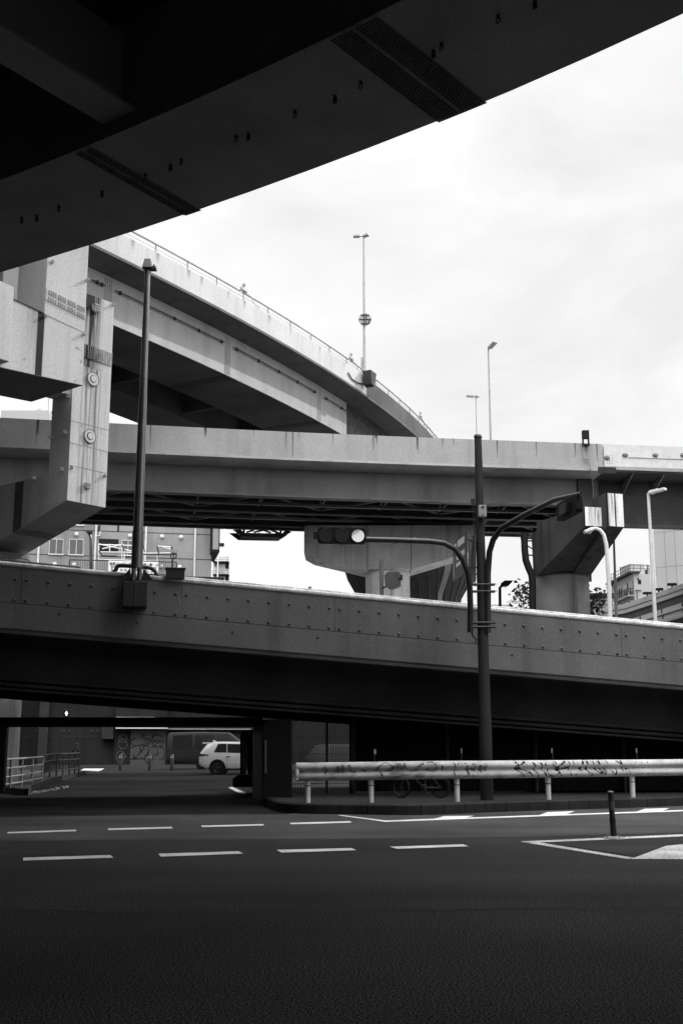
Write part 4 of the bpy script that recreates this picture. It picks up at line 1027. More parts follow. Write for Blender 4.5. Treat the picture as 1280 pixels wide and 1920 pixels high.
# road signs hung behind the arm
def sign_board(label, pxs, Y0, Y1, blocks, grp='direction signs behind the traffic light pole'):
    (u0, vt0, vb0), (u1, vt1, vb1) = pxs
    a, b = at(u0, vb0, Y0), at(u1, vb1, Y1); a2_, b2_ = at(u0, vt0, Y0), at(u1, vt1, Y1)
    t_ = thing('direction_sign', label, 'road sign', (a + b2_) / 2)
    nn = (b - a).cross(UZ).normalized();  nn = nn if nn.y < 0 else -nn
    m = MB(); m.prism([a, b, b2_, a2_], -nn * .03); m.build('board', MATS['sign_dark'], t_)
    m = MB()
    f = lambda x, y: (a.lerp(b, x)).lerp(a2_.lerp(b2_, x), y) + nn * .006
    for x0, x1, y0, y1 in blocks: m.add([f(x0, y0), f(x1, y0), f(x1, y1), f(x0, y1)], [(0, 1, 2, 3)])
    m.build('legend', MATS['sign_white'], t_)
    m = MB()
    for y in (.15, .85): p = f(.5, y) - nn * .05; m.tube([f(.1, y) - nn * .05, f(.9, y) - nn * .05, V((PX - .05, PY + .05, p.z))], .022, 6)
    m.build('bracket', MATS['dark_metal'], t_)
bar = lambda x, y, w_, h_: (x, x + w_, y, y + h_)
sign_board('larger dark direction sign with pale panels, seen obliquely left of the pole', ((848, 1019, 1091), (873, 998, 1074)), 30.2, 28.8,
           [(.12, .30, .78, .93), (.40, .90, .78, .95), (.30, .92, .47, .62), (.28, .62, .30, .40), (.08, .12, .08, .62), (.70, .88, .22, .36)])
sign_board('narrow direction sign board seen nearly edge on against the pole', ((878, 1012, 1100), (890, 1001, 1088)), 29.6, 28.5, [(.3, .4, .1, .9)])

# ------------------------------------------------------------------ lane bollard
bp = G(1150, 1573)
t = thing('lane_bollard', 'weathered rubber lane bollard standing on the painted traffic island', 'bollard', bp)
m = MB(); m.tube([bp, bp + V((0, 0, .025)), bp + V((0, 0, .05))], [.19, .18, .07], 24); m.build('base', MATS['galvanised'], t, True)
tp = V((-.022, 0, .775)); m = MB(); m.tube([bp + V((0, 0, .05)), bp + tp * .3, bp + tp * .62, bp + tp], [.055, .05, .045, .05], 20); m.build('post', MATS['bolt_dark'], t, True)
for k0, k1 in ((.62, .80), (.30, .44)):
    m = MB(); m.tube([bp + tp * k0, bp + tp * k1], [.0495, .0525], 20); m.build('reflective_band', MATS['kerbstone'] if k0 < .5 else MATS['shutter'], t, True)
m = MB(); m.cyl(bp + tp, bp + tp + V((0, 0, .012)), .053, .045, 20); m.ring(bp + tp + V((0, 0, .014)), (0, 0, 1), .02, .006, 14, 5); m.build('cap', MATS['bolt_steel'], t)
for k in range(4):
    an = k * math.pi / 2 + .5; m = MB(); m.cyl(bp + V((.14 * math.cos(an), .14 * math.sin(an), .03)), bp + V((.14 * math.cos(an), .14 * math.sin(an), .055)), .016, .014, 6); m.build('anchor_bolt', MATS['bolt_steel'], t)

# ------------------------------------------------------------------ ramp lamp post on the left
qp, _ = RP.hit(256, 1085, -.26); pbase = RP.pos(qp, -.26, at(256, 1088, RP.pos(qp, -.26).y).z)
ztl = at(281, 505, pbase.y).z
t = thing('lamp_post', 'tall dark lamp post bracketed to the front of the ramp, small hooded head', 'lamp post', pbase)
m = MB(); Hh = ztl - pbase.z; zn = at(256, 1065, pbase.y).z - pbase.z
m.tube([pbase + V((0, 0, zn)), pbase + V((0, 0, zn + .95))], [.145, .14], 20); m.tube([pbase + V((0, 0, zn + .95)), pbase + V((0, 0, Hh * .58))], [.125, .105], 20); m.tube([pbase + V((0, 0, Hh * .58)), pbase + V((0, 0, Hh))], [.098, .072], 20); m.build('shaft', MATS['pole_metal'], t, True)
m = MB()
for dx in (-.075, .075): m.cyl(pbase + V((dx, 0, 0)), pbase + V((dx, 0, zn + .02)), .06, .06, 12)
for sx in (-1, 1): m.prism([pbase + V((sx * .14, 0, 0)), pbase + V((sx * .42, 0, 0)), pbase + V((sx * .16, 0, .32))], (0, .03, 0))
m.build('foot', MATS['pole_metal'], t, True)
m = MB(); hc_ = pbase + V((0, 0, Hh)); m.hexa([hc_ + V((x, y, z)) for z, s, k in ((0, 1, 0), (.27, .6, 1)) for x, y in ((-.13 * s, -.15 * s), (.13 * s, -.15 * s), (.13 * s, .15 * s), (-.13 * s, .15 * s))])
m.box(hc_ + V((.11, 0, .02)), (.12, .11, .04)); m.cyl(hc_ + V((.16, 0, .06)), hc_ + V((.16, 0, .15)), .02); m.build('lamp_head', MATS['dark_metal'], t, bevel=.02)
# conduits and junction box on the coping
t = thing('junction_box', 'dark sheet metal junction box sitting on the ramp parapet', 'box', RP.pos(RP.hit(328, 1085)[0], .1, rz(RP.hit(328, 1085)[0]) + .08))
m = MB(); qa = RP.hit(311, 1080)[0]; qb = RP.hit(346, 1080)[0]; zA = rz((qa + qb) / 2) + .03; pbox(m, RP, qa, qb, zA, zA + .26, -.12, .2); m.build('box', MATS['dark_metal'], t, bevel=.015)
m = MB(); pbox(m, RP, qa - .03, qb + .03, zA + .262, zA + .285, -.15, .23); m.build('lid', MATS['dark_metal'], t)
def cpx(u, v, a=.05):
    q, z = RP.hit(u, v, a); return RP.pos(q, a, z)
for lab, pts in (('dark conduit looping from the parapet up to the left side of the ramp lamp post', [(150, 1070), (185, 1075), (200, 1077), (208, 1076), (215, 1072), (219, 1066), (220, 1062), (226, 1060.5), (238, 1061), (252, 1062)]),
                 ('dark conduit looping from the ramp lamp post down into the junction box', [(262, 1063), (278, 1064), (287, 1067), (292, 1072), (294, 1078), (299, 1083), (306, 1084.5), (316, 1085)])):
    m = MB(); m.tube([cpx(u, v) for u, v in pts], .055, 10); o = m.build('conduit', MATS['dark_metal'], None, True); tag(o, lab, 'conduit')
# rubble of conduit on the coping
m = MB(); m.tube([RP.pos(q, .12, rz(q) + .115) for q in (ra - 8, RP.hit(150, 1070)[0])], .035, 8); tag(m.build('pipe', MATS['pole_metal'], None, True), 'thin pipe lying along the left end of the ramp parapet', 'pipe')
m = MB(); m.tube([RP.pos(q, .10, rz(q) + .11) for q in (RP.hit(346, 1080)[0], rb + 8)], .03, 8)
tag(m.build('pipe', MATS['coping'], None, True), 'thin pipe lying along the parapet to the right of the junction box', 'pipe')
m = MB(); q = RP.hit(583, 1107)[0]; p = RP.pos(q, .2, rz(q)); m.tube([p, p + V((0, 0, .2))], .04, 8); tag(m.build('marker_post', MATS['dark_metal'], None), 'short dark marker stub on top of the ramp parapet', 'post')

# ------------------------------------------------------------------ lamp on the parapet of the middle viaduct
q, z = MPp.hit(1097, 860); p = MPp.pos(q, -.12, ZT)
t = thing('beacon_lamp', 'small black box lamp on a bracket at the middle viaduct parapet', 'lamp', p)
m = MB(); k = 1 / 40.; m.box(p + V((0, 0, .38)), (.15, .12, .19)); m.box(p + V((0, 0, -.12)), (.16, .1, .025)); m.box(p + V((-.13, 0, .03)), (.025, .08, .16)); m.box(p + V((.13, 0, .03)), (.025, .08, .16)); m.build('housing', MATS['black'], t)
m = MB()
for sx in (-.11, .11): m.tube([p + V((sx, -.02, -.14)), p + V((sx, -.02, -.75))], .018, 6)
m.box(p + V((0, 0, -.75)), (.13, .03, .02)); m.build('bracket', MATS['galvanised'], t)
m = MB(); m.tube([p + V((.1, -.05, -.75)), p + V((.15, .0, -1.2)), p + V((.45, .9, -1.9)), p + V((.5, 1.2, -2.6))], .02, 5); m.build('cable', MATS['galvanised'], t)

# ------------------------------------------------------------------ lamp posts on the viaducts
def mast(name, label, foot, H, r, mat, heads, cat='lamp post', group=None):
    t_ = thing(name, label, cat, foot, group); m = MB(); m.tube([foot, foot + V((0, 0, H))], [r, r * .6], 14); m.build('shaft', MATS[mat], t_, True)
    for d, l in heads:
        d = V(d); m = MB(); s = V((d.x, d.y, 0)).normalized(); w_ = s.cross(UZ); p = foot + V((0, 0, H)); m.tube([p, p + d * .25], .05, 8)
        c = p + d * (.25 + l / 2); nrm_ = d.cross(w_).normalized(); m.box(c, (l / 2, .14, .05), d.normalized(), w_, nrm_); m.box(c - d.normalized() * l * .2 + UZ * .05, (l * .25, .1, .04), d.normalized(), w_, nrm_); m.build('lamp_head', MATS[mat], t_, bevel=.01)
    return t_
q, z = CPth.hit(683, 705, .2); f = CPth.pos(q, .2, ZC); H = at(683, 443, f.y).z - ZC
t = mast('lamp_post', 'grey lamp post with a round sign halfway up, on the curved viaduct', f, H, .09, 'galvanised', [((-1, .0, .0), .36), ((.3, -.15, .06), .34)])
cs = at(684, 599, f.y - .12)
m = MB(); m.cyl(cs + V((0, .03, 0)), cs, .37, .37, 32); o = m.build('round_sign', MATS['galvanised'], t)
m = MB()
for dz in (-.26, 0, .26): m.box(cs + V((0, -.02, dz)), (math.sqrt(max(.01, .36 ** 2 - dz * dz)), .02, .02))
for dx in (-.06, .06): m.box(cs + V((dx, -.045, 0)), (.02, .02, .36))
m.box(cs + V((.24, -.03, -.13)), (.03, .015, .09)); m.build('sign_rail', MATS['bolt_dark'], o)
m = MB(); p = f + V((-.14, 0, .9)); m.tube([p - V((0, 0, .9)), p + V((0, 0, .4))], .06, 8); m.build('cable_duct', MATS['galvanised'], t)
f = at(919.5, 826, 60); mast('lamp_post', 'grey lamp post with a tilted head just right of the tall traffic pole', f - V((0, 0, 3)), at(917, 655, 60).z - f.z + 3, .07, 'galvanised', [((.35, -.6, .25), .6)])
f = at(893.5, 826, 75); mast('lamp_post', 'thin distant lamp post with double head rising behind the tall pole top', f - V((0, 0, 3)), at(893, 744, 75).z - f.z + 3, .055, 'galvanised', [((-.8, -.1, .05), .5), ((.2, -.2, .0), .25)])
f = at(1229, 1190, 50); f.z = 0; mast('lamp_post', 'pale straight lamp post with a flat head at the right edge', f, at(1214, 925, 50).z, .115, 'white_metal', [((.5, -.5, .06), .8)])
t = thing('lamp_post', 'pale swan neck lamp post in front of the right pier', 'lamp post', at(1143, 1190, 44))
m = MB(); pts = [(1144, 1200), (1141, 1100), (1138, 1050), (1135.5, 1020), (1131, 1003), (1124, 994), (1116, 990.5), (1106, 992), (1101, 994)]; m.tube([at(u, v, 44) for u, v in pts], [.085, .082, .08, .078, .075, .072, .066, .055, .045], 12); m.build('shaft', MATS['white_metal'], t, True)
m = MB(); c = at(1103, 995, 43.9); m.box(c, (.2, .16, .06), (.95, 0, .3), (0, 1, 0), (-.3, 0, .95)); m.dome(c - V((0, 0, .05)), (0, 0, -1), .12, .08, 10); m.build('lamp_head', MATS['white_metal'], t, bevel=.03)
m = MB(); m.tube([at(1156, 1190, 58), at(1149.5, 1005, 58)], [.08, .055], 12); tag(m.build('pole', MATS['galvanised'], None, True), 'thin plain grey pole between the swan neck lamp and the straight lamp', 'pole')
t = thing('street_lamp', 'short black street lamp with cobra head right of the tall pole', 'street lamp', at(937, 1150, 60))
m = MB(); m.tube([at(937, 1150, 60), at(936.5, 1102, 60), at(941, 1098, 60)], .08, 8); m.build('shaft', MATS['black'], t, True)
m = MB(); m.prism([at(u, v, 60) for u, v in ((938, 1099), (940, 1092), (946, 1088), (960, 1088), (960, 1091), (953, 1098), (946, 1099))], (0, .35, 0)); m.build('lamp_head', MATS['black'], t, bevel=.03)
# loudspeaker / signal back beside the central pier
t = thing('rear_traffic_light', 'back of a dark boxed traffic light on a pole in front of the hammerhead column', 'traffic light', at(715, 1140, 50))
m = MB(); m.tube([at(715.5, 1145, 50), at(714.5, 1049, 50)], .09, 10); m.build('pole', MATS['ink_grey'], t, True)
m = MB(); m.prism([at(u, v, 49.6) for u, v in ((726, 1072), (745, 1071), (746, 1098), (729, 1105), (721, 1096), (720, 1078))], (.15, .35, 0)); m.build('housing', MATS['sign_dark'], t, bevel=.02)
m = MB(); m.tube([at(746, 1086, 49.7), at(752, 1084, 49.7)], .05, 6); m.box(at(752, 1083, 49.7), (.05, .05, .12)); m.tube([at(717, 1103, 49.8), at(724, 1099, 49.8)], .04, 6); m.build('bracket', MATS['black'], t)
# ------------------------------------------------------------------ left building beyond the viaducts
d_ = V((1, .20)).normalized(); pb_ = at(200, 1030, 100).xy
BL = Path([tuple(pb_ - d_ * 25), tuple(pb_ + d_ * 25)])
t = thing('concrete_building', 'pale grey concrete building with small windows behind the ramp on the left', 'building', V((pb_.x, pb_.y + 5, 0)))
se = BL.hit(397, 1030)[0]; s0_ = BL.hit(-60, 1030)[0]
zroof = 24.5
m = MB(); pbox(m, BL, s0_, se, 0, zroof, 0, 16); m.build('wall', MATS['wall_grey'], t)
def win(u0, v0, u1, v1, frame=True, par=t, path=BL, split=1):
    m = MB(); s0, s1, zb, zt_ = prect(m, path, u0, v0, u1, v1, -.03, -.004); o = m.build('window', MATS['glass_dark'], par)
    if frame:
        m = MB(); 
        for a, b, c, d in ((s0 - .04, s0, zb, zt_), (s1, s1 + .04, zb, zt_)): pbox(m, path, a, b, c, d, -.07, -.002)
        pbox(m, path, s0 - .09, s1 + .09, zb - .09, zb - .002, -.12, -.002); pbox(m, path, s0 - .04, s1 + .04, zt_ + .002, zt_ + .04, -.07, -.002)
        for k in range(split): c = s0 + (s1 - s0) * (k + 1) / (split + 1); pbox(m, path, c - .022, c + .022, zb, zt_, -.06, -.032)
        m.build('frame', MATS['white_metal'], o)
    return o
for r in ((93.5, 1011.5, 118.5, 1038.5), (131, 1012, 156, 1039.5), (229.5, 1014, 251, 1041), (100, 950, 120, 984.5), (138, 950, 158, 984)): win(*r)
m = MB(); prect(m, BL, 185.5, 1010.5, 222.5, 1036, -.03, -.004); m.build('opening', MATS['black'], t)
m = MB(); prect(m, BL, 185, 985, 188, 995.5, -.05, -.004); prect(m, BL, 220.5, 985, 223.5, 996.5, -.05, -.004); m.build('slot', MATS['black'], t)
for u in (73, 179, 273, 365.5): 
    m = MB(); q = BL.hit(u, 1030)[0]; m.tube([BL.pos(q, -.12, 8), BL.pos(q, -.12, zroof)], .09, 8); m.build('downpipe', MATS['white_metal'], t, True)
m = MB(); q = BL.hit(181, 1005)[0]; z = BL.hit(181, 1005)[1]; m.tube([BL.pos(q, -.15, z), BL.pos(q + .3, -.15, z), BL.pos(q + .35, -.15, z + .4)], .06, 6); m.build('downpipe', MATS['white_metal'], t)
for u, v in ((144, 1002), (244, 1005), (304, 1006.5), (339.5, 1007.5), (103, 1058.5), (139.5, 1059), (302, 1062), (337, 1063.5)):
    q, z = BL.hit(u, v); m = MB(); m.dome(BL.pos(q, 0, z), -BL.nrm(q), .2, .22, 12); m.build('vent', MATS['white_metal'], t, True)
for v in (1046.5, 999.5): 
    m = MB(); z = BL.hit(300, v)[1]; pbox(m, BL, s0_, se, z - .03, z + .03, -.012, -.002); m.build('band', MATS['wall_shade'], t)
m = MB(); prect(m, BL, 397, 960, 412.5, 1035, -1.6, 4); o = m.build('side_bay', MATS['black'], t)
m = MB(); prect(m, BL, 399.5, 960, 410.5, 1030, -1.64, -1.603); m.build('panel', MATS['wall_grey'], o)
# rooftop railing, sign board, scaffold
tR = thing('railing', 'dark barred railing in front of the concrete building wall', 'railing', BL.pos(BL.hit(235, 1075)[0], -4, 15))
RL = Path([tuple(BL.pos(0, -4).xy), tuple(BL.pos(BL.length, -4).xy)])
m = MB()
def rl(u, v): q, z = RL.hit(u, v); return RL.pos(q, 0, z)
for (u0, v0), (u1, v1) in (((130, 1049.5), (331, 1054)), ((130, 1074), (331, 1078))): m.tube([rl(u0, v0), rl(u1, v1)], .05, 5)
m.build('rail', MATS['bolt_dark'], tR)
m = MB(); u = 131
while u < 332: m.tube([rl(u, 1049.5 + (u - 130) * .022), rl(u, 1078)], .018, 4); u += 4.1
m.tube([rl(131, 1049), rl(131, 1082)], .06, 5); m.tube([rl(331, 1054), rl(331, 1084)], .06, 5)
m.build('bars', MATS['bolt_dark'], tR)
SL = Path([tuple(BL.pos(0, -4.25).xy), tuple(BL.pos(BL.length, -4.25).xy)])
m = MB(); sA_, sB_, zb, zt_ = prect(m, SL, 203.5, 1052.5, 297, 1074.5, -.06, 0)
t = thing('sign_board', 'long white sign board with dark lettering hung on the railing behind the lamp post', 'sign', SL.pos((sA_ + sB_) / 2, 0, zb))
m.build('board', MATS['sign_white'], t)
tan = SL.tan(1); nrm = SL.nrm(1)
def text(body, u, v, hpx, mat, wscale=1.0, bold=.0):
    q, z = SL.hit(u, v, -.064); cu = bpy.data.curves.new('lettering', 'FONT'); cu.body = body; cu.size = 1.0; cu.offset = bold; cu.extrude = .01
    cu.align_y = 'CENTER'
    o = bpy.data.objects.new('lettering', cu); COL.objects.link(o); cu.materials.append(MATS[mat])
    hm = hpx / F * 100 * 1.0; o.parent = t
    rot = Matrix((tan, UZ, -nrm)).transposed().to_4x4()
    mat4 = Matrix.Translation(SL.pos(q, -.075, z) - BASE[t.name]) @ rot @ Matrix.Diagonal((hm * wscale, hm, 1, 1))
    bpy.context.view_layer.update(); me = bpy.data.meshes.new_from_object(o.evaluated_get(bpy.context.evaluated_depsgraph_get()))
    bpy.data.objects.remove(o); me.transform(mat4); me.name = 'lettering'; o = bpy.data.objects.new('lettering', me); COL.objects.link(o); o.parent = t
    if not me.materials: me.materials.append(MATS[mat])
    return o
text('各種パッキングケース製造・卸・小売', 205.8, 1057.3, 6.1, 'ink_black', .90, .012)
text('総合', 208, 1063, 4.4, 'ink_grey'); text('物', 208, 1068.4, 4.4, 'ink_grey'); text('新 潟', 225.5, 1069, 4.4, 'ink_grey', 1.2)
text('株 大 記', 255, 1068.3, 11, 'ink_black', .95, .012)
t = thing('scaffold', 'light metal tube scaffold standing against the concrete building', 'scaffold', BL.pos(BL.hit(240, 1070)[0], -2.5, 15))
KL = Path([tuple(BL.pos(0, -2.5).xy), tuple(BL.pos(BL.length, -2.5).xy)])
def kl(u, v, a=0): q, z = KL.hit(u, v); return KL.pos(q, a, z)
m = MB()
for (p, q) in (((185.5, 1020), (185.5, 1050)), ((206, 1020), (206, 1034)), ((229, 1020), (229, 1052)), ((234, 1034), (233, 1050)), ((270, 1023), (268, 1052)), ((295, 1037), (295, 1053)), ((185, 1035), (250, 1036)), ((185, 1021), (250, 1023)), ((250, 1038), (322, 1037)), ((187, 1049), (296, 1053)), ((230, 1041), (250, 1042)), ((185.5, 1020), (250, 1034)), ((192, 1029), (232, 1021)), ((296, 1024), (322, 1026)), ((304, 1025), (320, 1030))):
    m.tube([kl(*p), kl(*q)], .055, 5)
m.build('tubes', MATS['white_metal'], t)
m = MB()
for (p, q) in (((186, 1034), (192, 1043)), ((192, 1043), (220, 1044)), ((229, 1022), (233, 1034)), ((250, 1040), (322, 1041)), ((294.5, 1025), (298, 1042)), ((321, 1025), (323, 1032)), ((269, 1024), (271, 1036))):
    m.tube([kl(*p, -.3), kl(*q, -.3)], .06, 5)
m.build('braces', MATS['bolt_dark'], t)
t = thing('floodlight', 'dark pole with a basket head beside the sign board on the left', 'lamp', rl(324, 1084))
m = MB(); m.tube([rl(323.5, 1072), rl(323.5, 1046)], .09, 8); m.build('pole', MATS['bolt_dark'], t)
m = MB(); m.tube([rl(320.5, 1038), rl(331.5, 1038.5)], .1, 6)
for u in (321, 326, 331): m.tube([rl(u, 1038.5), rl(u - .5, 1045), rl(324, 1049)], .06, 5); m.tube([rl(u, 1038), rl(u, 1033)], .03, 4)
m.build('basket', MATS['bolt_dark'], t)
m = MB(); p = rl(333, 1081); m.tube([p, p + V((.0, 0, .9))], [.16, .02], 10); tag(m.build('traffic_cone', MATS['white_metal'], None, True), 'small white cone at the right end of the railing', 'cone')
t = thing('street_lamp', 'slim grey street lamp with a hooded head in front of the left building', 'street lamp', at(170, 1090, 70))
m = MB(); m.tube([at(171, 1090, 70), at(171, 1025, 70), at(170.5, 1010, 70), at(168, 1001, 70), at(165, 998, 70)], [.1, .1, .09, .08, .08], 8); m.build('shaft', MATS['pole_metal'], t, True)
m = MB(); m.prism([at(u, v, 69.8) for u, v in ((160, 996), (161, 994), (171, 994), (173, 996), (172, 1000), (166, 999))], (0, .35, 0)); m.build('lamp_head', MATS['bolt_dark'], t, bevel=.02)
# lower grey wall in front of railing
m = MB(); prect(m, SL, 60, 1077.5, 420, 1110, .3, 1); tag(m.build('low_wall', MATS['wall_shade'], None), 'low grey wall under the white sign board behind the ramp', 'wall')

# narrow apartment tower next to it
t = thing('apartment_tower', 'narrow white apartment tower with railed balconies in the gap beyond the ramp', 'building', at(418, 1100, 160))
TP = Path([(at(405, 1050, 160).x, 160), (at(440, 1050, 160).x, 160)])
m = MB(); prect(m, TP, 399, 1024, 423, 1110, 0, 9); o = m.build('wall', MATS['wall_pale'], t); m = MB(); prect(m, TP, 400, 988, 420, 1023.5, .5, 8); m.build('roof_tower', MATS['wall_pale'], o)
m = MB(); prect(m, TP, 412, 1018, 420, 1024, -.1, .4); m.build('roof_box', MATS['black'], o)
m = MB(); prect(m, TP, 423.1, 1040, 431, 1110, 1.0, 9); m.build('wall', MATS['wall_pale'], t); m = MB(); prect(m, TP, 431.1, 1060, 435, 1110, 2, 9); m.build('wall', MATS['wall_pale'], t)
for v in (1052, 1076):
    m = MB(); prect(m, TP, 399, v, 428.5, v + 2, -1.6, -.02); o = m.build('balcony', MATS['wall_shade'], t)
    m = MB(); q0, z0 = TP.hit(399, v - 7, -1.6); q1 = TP.hit(428.5, v, -1.6)[0]; zf = TP.hit(410, v, -1.6)[1]
    for z in (z0, (z0 + zf) / 2): m.tube([TP.pos(q0, -1.55, z), TP.pos(q1, -1.55, z)], .05, 5)
    for k in range(8): q = q0 + (q1 - q0) * k / 7; m.tube([TP.pos(q, -1.55, zf), TP.pos(q, -1.55, z0)], .04, 4)
    m.build('balcony_rail', MATS['bolt_steel'], o)
    m = MB(); prect(m, TP, 401, v + 3, 408, v + 8, -.6, -.02); m.build('air_unit', MATS['bolt_steel'], o)
    m = MB(); prect(m, TP, 422.8, v + 2, 428, v + 12, -.05, .9); m.build('opening', MATS['black'], t)
m = MB(); q = TP.hit(411, 1060)[0]; m.tube([TP.pos(q, -1.7, 5), TP.pos(q, -1.7, 34)], .1, 6); m.build('downpipe', MATS['white_metal'], t)
# roof seen in the gap at the far left
t = thing('flat_building', 'flat roofed building top showing in the gap left of the steel pier', 'building', at(45, 800, 150) * 1)
FP = Path([(at(0, 780, 150).x, 150), (at(95, 780, 150).x, 150)])
m = MB(); q0, z0 = FP.hit(3, 769.5); q1 = FP.hit(90, 771)[0]; pbox(m, FP, q0, q1, 0, z0, 0, 14); m.build('wall', MATS['panel_wall'], t)
m = MB(); p = at(74, 770.5, 151); m.cyl(p, p + V((0, .3, 0)), .35, .35, 16); m.tube([p - V((0, 0, .5)), p], .06, 6); m.build('satellite_dish', MATS['galvanised'], t)
m = MB(); m.tube([at(91.5, 790, 150), at(91.5, 745, 150)], .06, 5); m.build('mast', MATS['galvanised'], t)
t = thing('flat_building', 'pale sliver of building at the photo edge, beside the flat roof', 'building', at(96, 790, 170))
m = MB(); F2 = Path([(at(90, 780, 170).x, 170), (at(100, 780, 170).x, 170)]); q0, z0 = F2.hit(92.5, 777); q1 = F2.hit(99, 777)[0]; pbox(m, F2, q0, q1, 0, z0, 0, 6); m.build('wall', MATS['wall_pale'], t)
m = MB(); pbox(m, F2, q0 + .1, q1 - .1, z0 + .01, z0 + .7, .5, 5); m.build('roof_box', MATS['wall_grey'], t)

# ------------------------------------------------------------------ right side: panel tower, apartment house, striped viaduct, trees, far buildings
t = thing('panel_tower', 'tall windowless pale panelled building at the right edge', 'building', at(1260, 1150, 105))
b0 = at(1228, 1050, 108).xy; PT = Path([tuple(b0), tuple(b0 + V((.80, -.60)) * 24)])
m = MB(); pbox(m, PT, 0, 24, 0, PT.hit(1228, 940)[1], 0, 14)
m.build('wall', MATS['panel_wall'], t)
m = MB(); zt_ = PT.hit(1228, 940)[1]
for k in range(1, 24): pbox(m, PT, k * 1.0 - .015, k * 1.0 + .015, 4, zt_, -.006, -.002)
z = 8
while z < zt_: pbox(m, PT, 0, 24, z - .015, z + .015, -.008, -.0065); z += 3.4
m.build('panel_joints', MATS['ink_grey'], t)
m = MB(); pbox(m, PT, -.5, -.02, PT.hit(1228, 1106)[1], zt_, -.3, .3); m.build('corner_fin', MATS['white_metal'], t)

t = thing('apartment_house', 'small old apartment house with dark balconies and roof tanks at the right', 'building', at(1200, 1150, 85))
YA = 190.0; f0 = at(1188, 1100, YA).xy; rd = V((-.035, 1.0)).normalized()
AF = Path([tuple(f0), tuple(f0 + V((.96, .28)) * 8)])      # pale end wall
AS = Path([tuple(f0 + rd * 14), tuple(f0)])                # balcony side, receding
zr_ = AF.hit(1188, 1075.5)[1]; rd3 = V((rd.x, rd.y, 0))
m = MB(); P = [AF.pos(0), AF.pos(4.2), AF.pos(4.2) + rd3 * 14, AF.pos(0) + rd3 * 14]; m.hexa([V((p.x, p.y, 0)) for p in P] + [V((p.x, p.y, zr_)) for p in P]); m.build('wall', MATS['panel_wall'], t)
for r in ((1195.5, 1087, 1201, 1095), (1226, 1086, 1230, 1094)):
    m = MB(); prect(m, AF, *r, -.06, -.004); m.build('window', MATS['black'], t)
m = MB(); prect(m, AF, 1196, 1083.5, 1197, 1086.5, -.3, -.004); m.build('wall_lamp', MATS['bolt_dark'], t)
m = MB(); pbox(m, AS, -.5, 14.5, zr_ + .01, zr_ + .35, -.9, 1.0); m.build('roof', MATS['bolt_dark'], t)
for zz in (zr_ - 3.6, zr_ - 6.6):
    m = MB(); pbox(m, AS, .3, 13.9, zz - .25, zz, -1.1, -.005); o2 = m.build('balcony', MATS['wall_grey'], t)
    m = MB(); m.tube([AS.pos(.3, -1.05, zz + 1.1), AS.pos(13.9, -1.05, zz + 1.1)], .06, 5)
    for k in range(34): q = .3 + 13.6 * k / 33; m.tube([AS.pos(q, -1.05, zz), AS.pos(q, -1.05, zz + 1.1)], .035, 4)
    m.tube([AS.pos(13.9, -1.05, zz + 1.1), AS.pos(13.9, -.1, zz + 1.1)], .06, 5)
    m.build('balcony_rail', MATS['bolt_dark'], o2)
    for q in (1.2, 4.6, 8.2, 11.4):
        m = MB(); pbox(m, AS, q, q + 2.0, zz + .02, zz + 2.4, -.08, -.004); m.build('window', MATS['glass_dark'], t)
    m = MB(); random.seed(int(zz * 10))
    for k in range(6): q = random.uniform(5, 13.4); pbox(m, AS, q, q + .5, zz + .5, zz + random.uniform(1.4, 2.3), -.9, -.82)
    m.build('laundry', MATS['cloth_dark'], o2)
m = MB()
for z in (.6, 1.25): m.tube([AS.pos(.5, -.5, zr_ + .35 + z), AS.pos(13.9, -.5, zr_ + .35 + z), AF.pos(4.2, .2, zr_ + .35 + z)], .05, 5)
for k in range(10): q = .5 + 13.4 * k / 9; m.tube([AS.pos(q, -.5, zr_ + .35), AS.pos(q, -.5, zr_ + 1.6)], .05, 4)
for k in range(4): m.tube([AF.pos(.2 + 1.3 * k, .2, zr_ + .35), AF.pos(.2 + 1.3 * k, .2, zr_ + 1.6)], .05, 4)
m.build('roof_rail', MATS['bolt_dark'], t)
PH = Path([tuple(at(1181, 1070, YA + 4).xy), tuple(at(1208, 1070, YA + 4.6).xy)])
m = MB(); pbox(m, PH, 0, PH.length, zr_ + .36, PH.hit(1190, 1059)[1], 0, 4); m.build('penthouse', MATS['panel_wall'], t)
m = MB(); pbox(m, PH, -.1, PH.length + .1, PH.hit(1190, 1059)[1] + .01, PH.hit(1190, 1059)[1] + .15, -.1, 4.1); m.build('penthouse_roof', MATS['wall_pale'], t)
p = at(1170.5, 1076, YA + 8); p.z = zr_ + .36; m = MB(); m.cyl(p, p + V((0, 0, 1.5)), .5, .5, 16); m.cyl(p + V((0, 0, 1.5)), p + V((0, 0, 1.65)), .54, .5, 16); m.build('water_tank', MATS['bolt_dark'], t)
p = at(1210, 1074, YA + 5); p.z = zr_ + .36; m = MB(); m.cyl(p, p + V((0, 0, 1.0)), .35, .35, 12); m.build('water_tank', MATS['bolt_dark'], t)
p = at(1216, 1074, YA + 5); p.z = zr_ + .36; m = MB(); m.cyl(p, p + V((0, 0, 1.8)), .4, .4, 12); o = m.build('water_tank', MATS['bolt_steel'], t); m = MB(); m.cyl(p + V((0, 0, 1.81)), p + V((0, 0, 2.7)), .5, .5, 12); m.build('tank_drum', MATS['wall_pale'], o)
m = MB(); q, z = AF.hit(1190, 1107, -.2); m.tube([AF.pos(.05, -.2, z), AF.pos(1.2, -.2, z)], .09, 5); m.tube([AF.pos(.35, -.2, z), AF.pos(.35, -.2, z - 4)], .06, 5); m.build('downpipe', MATS['bolt_dark'], t)

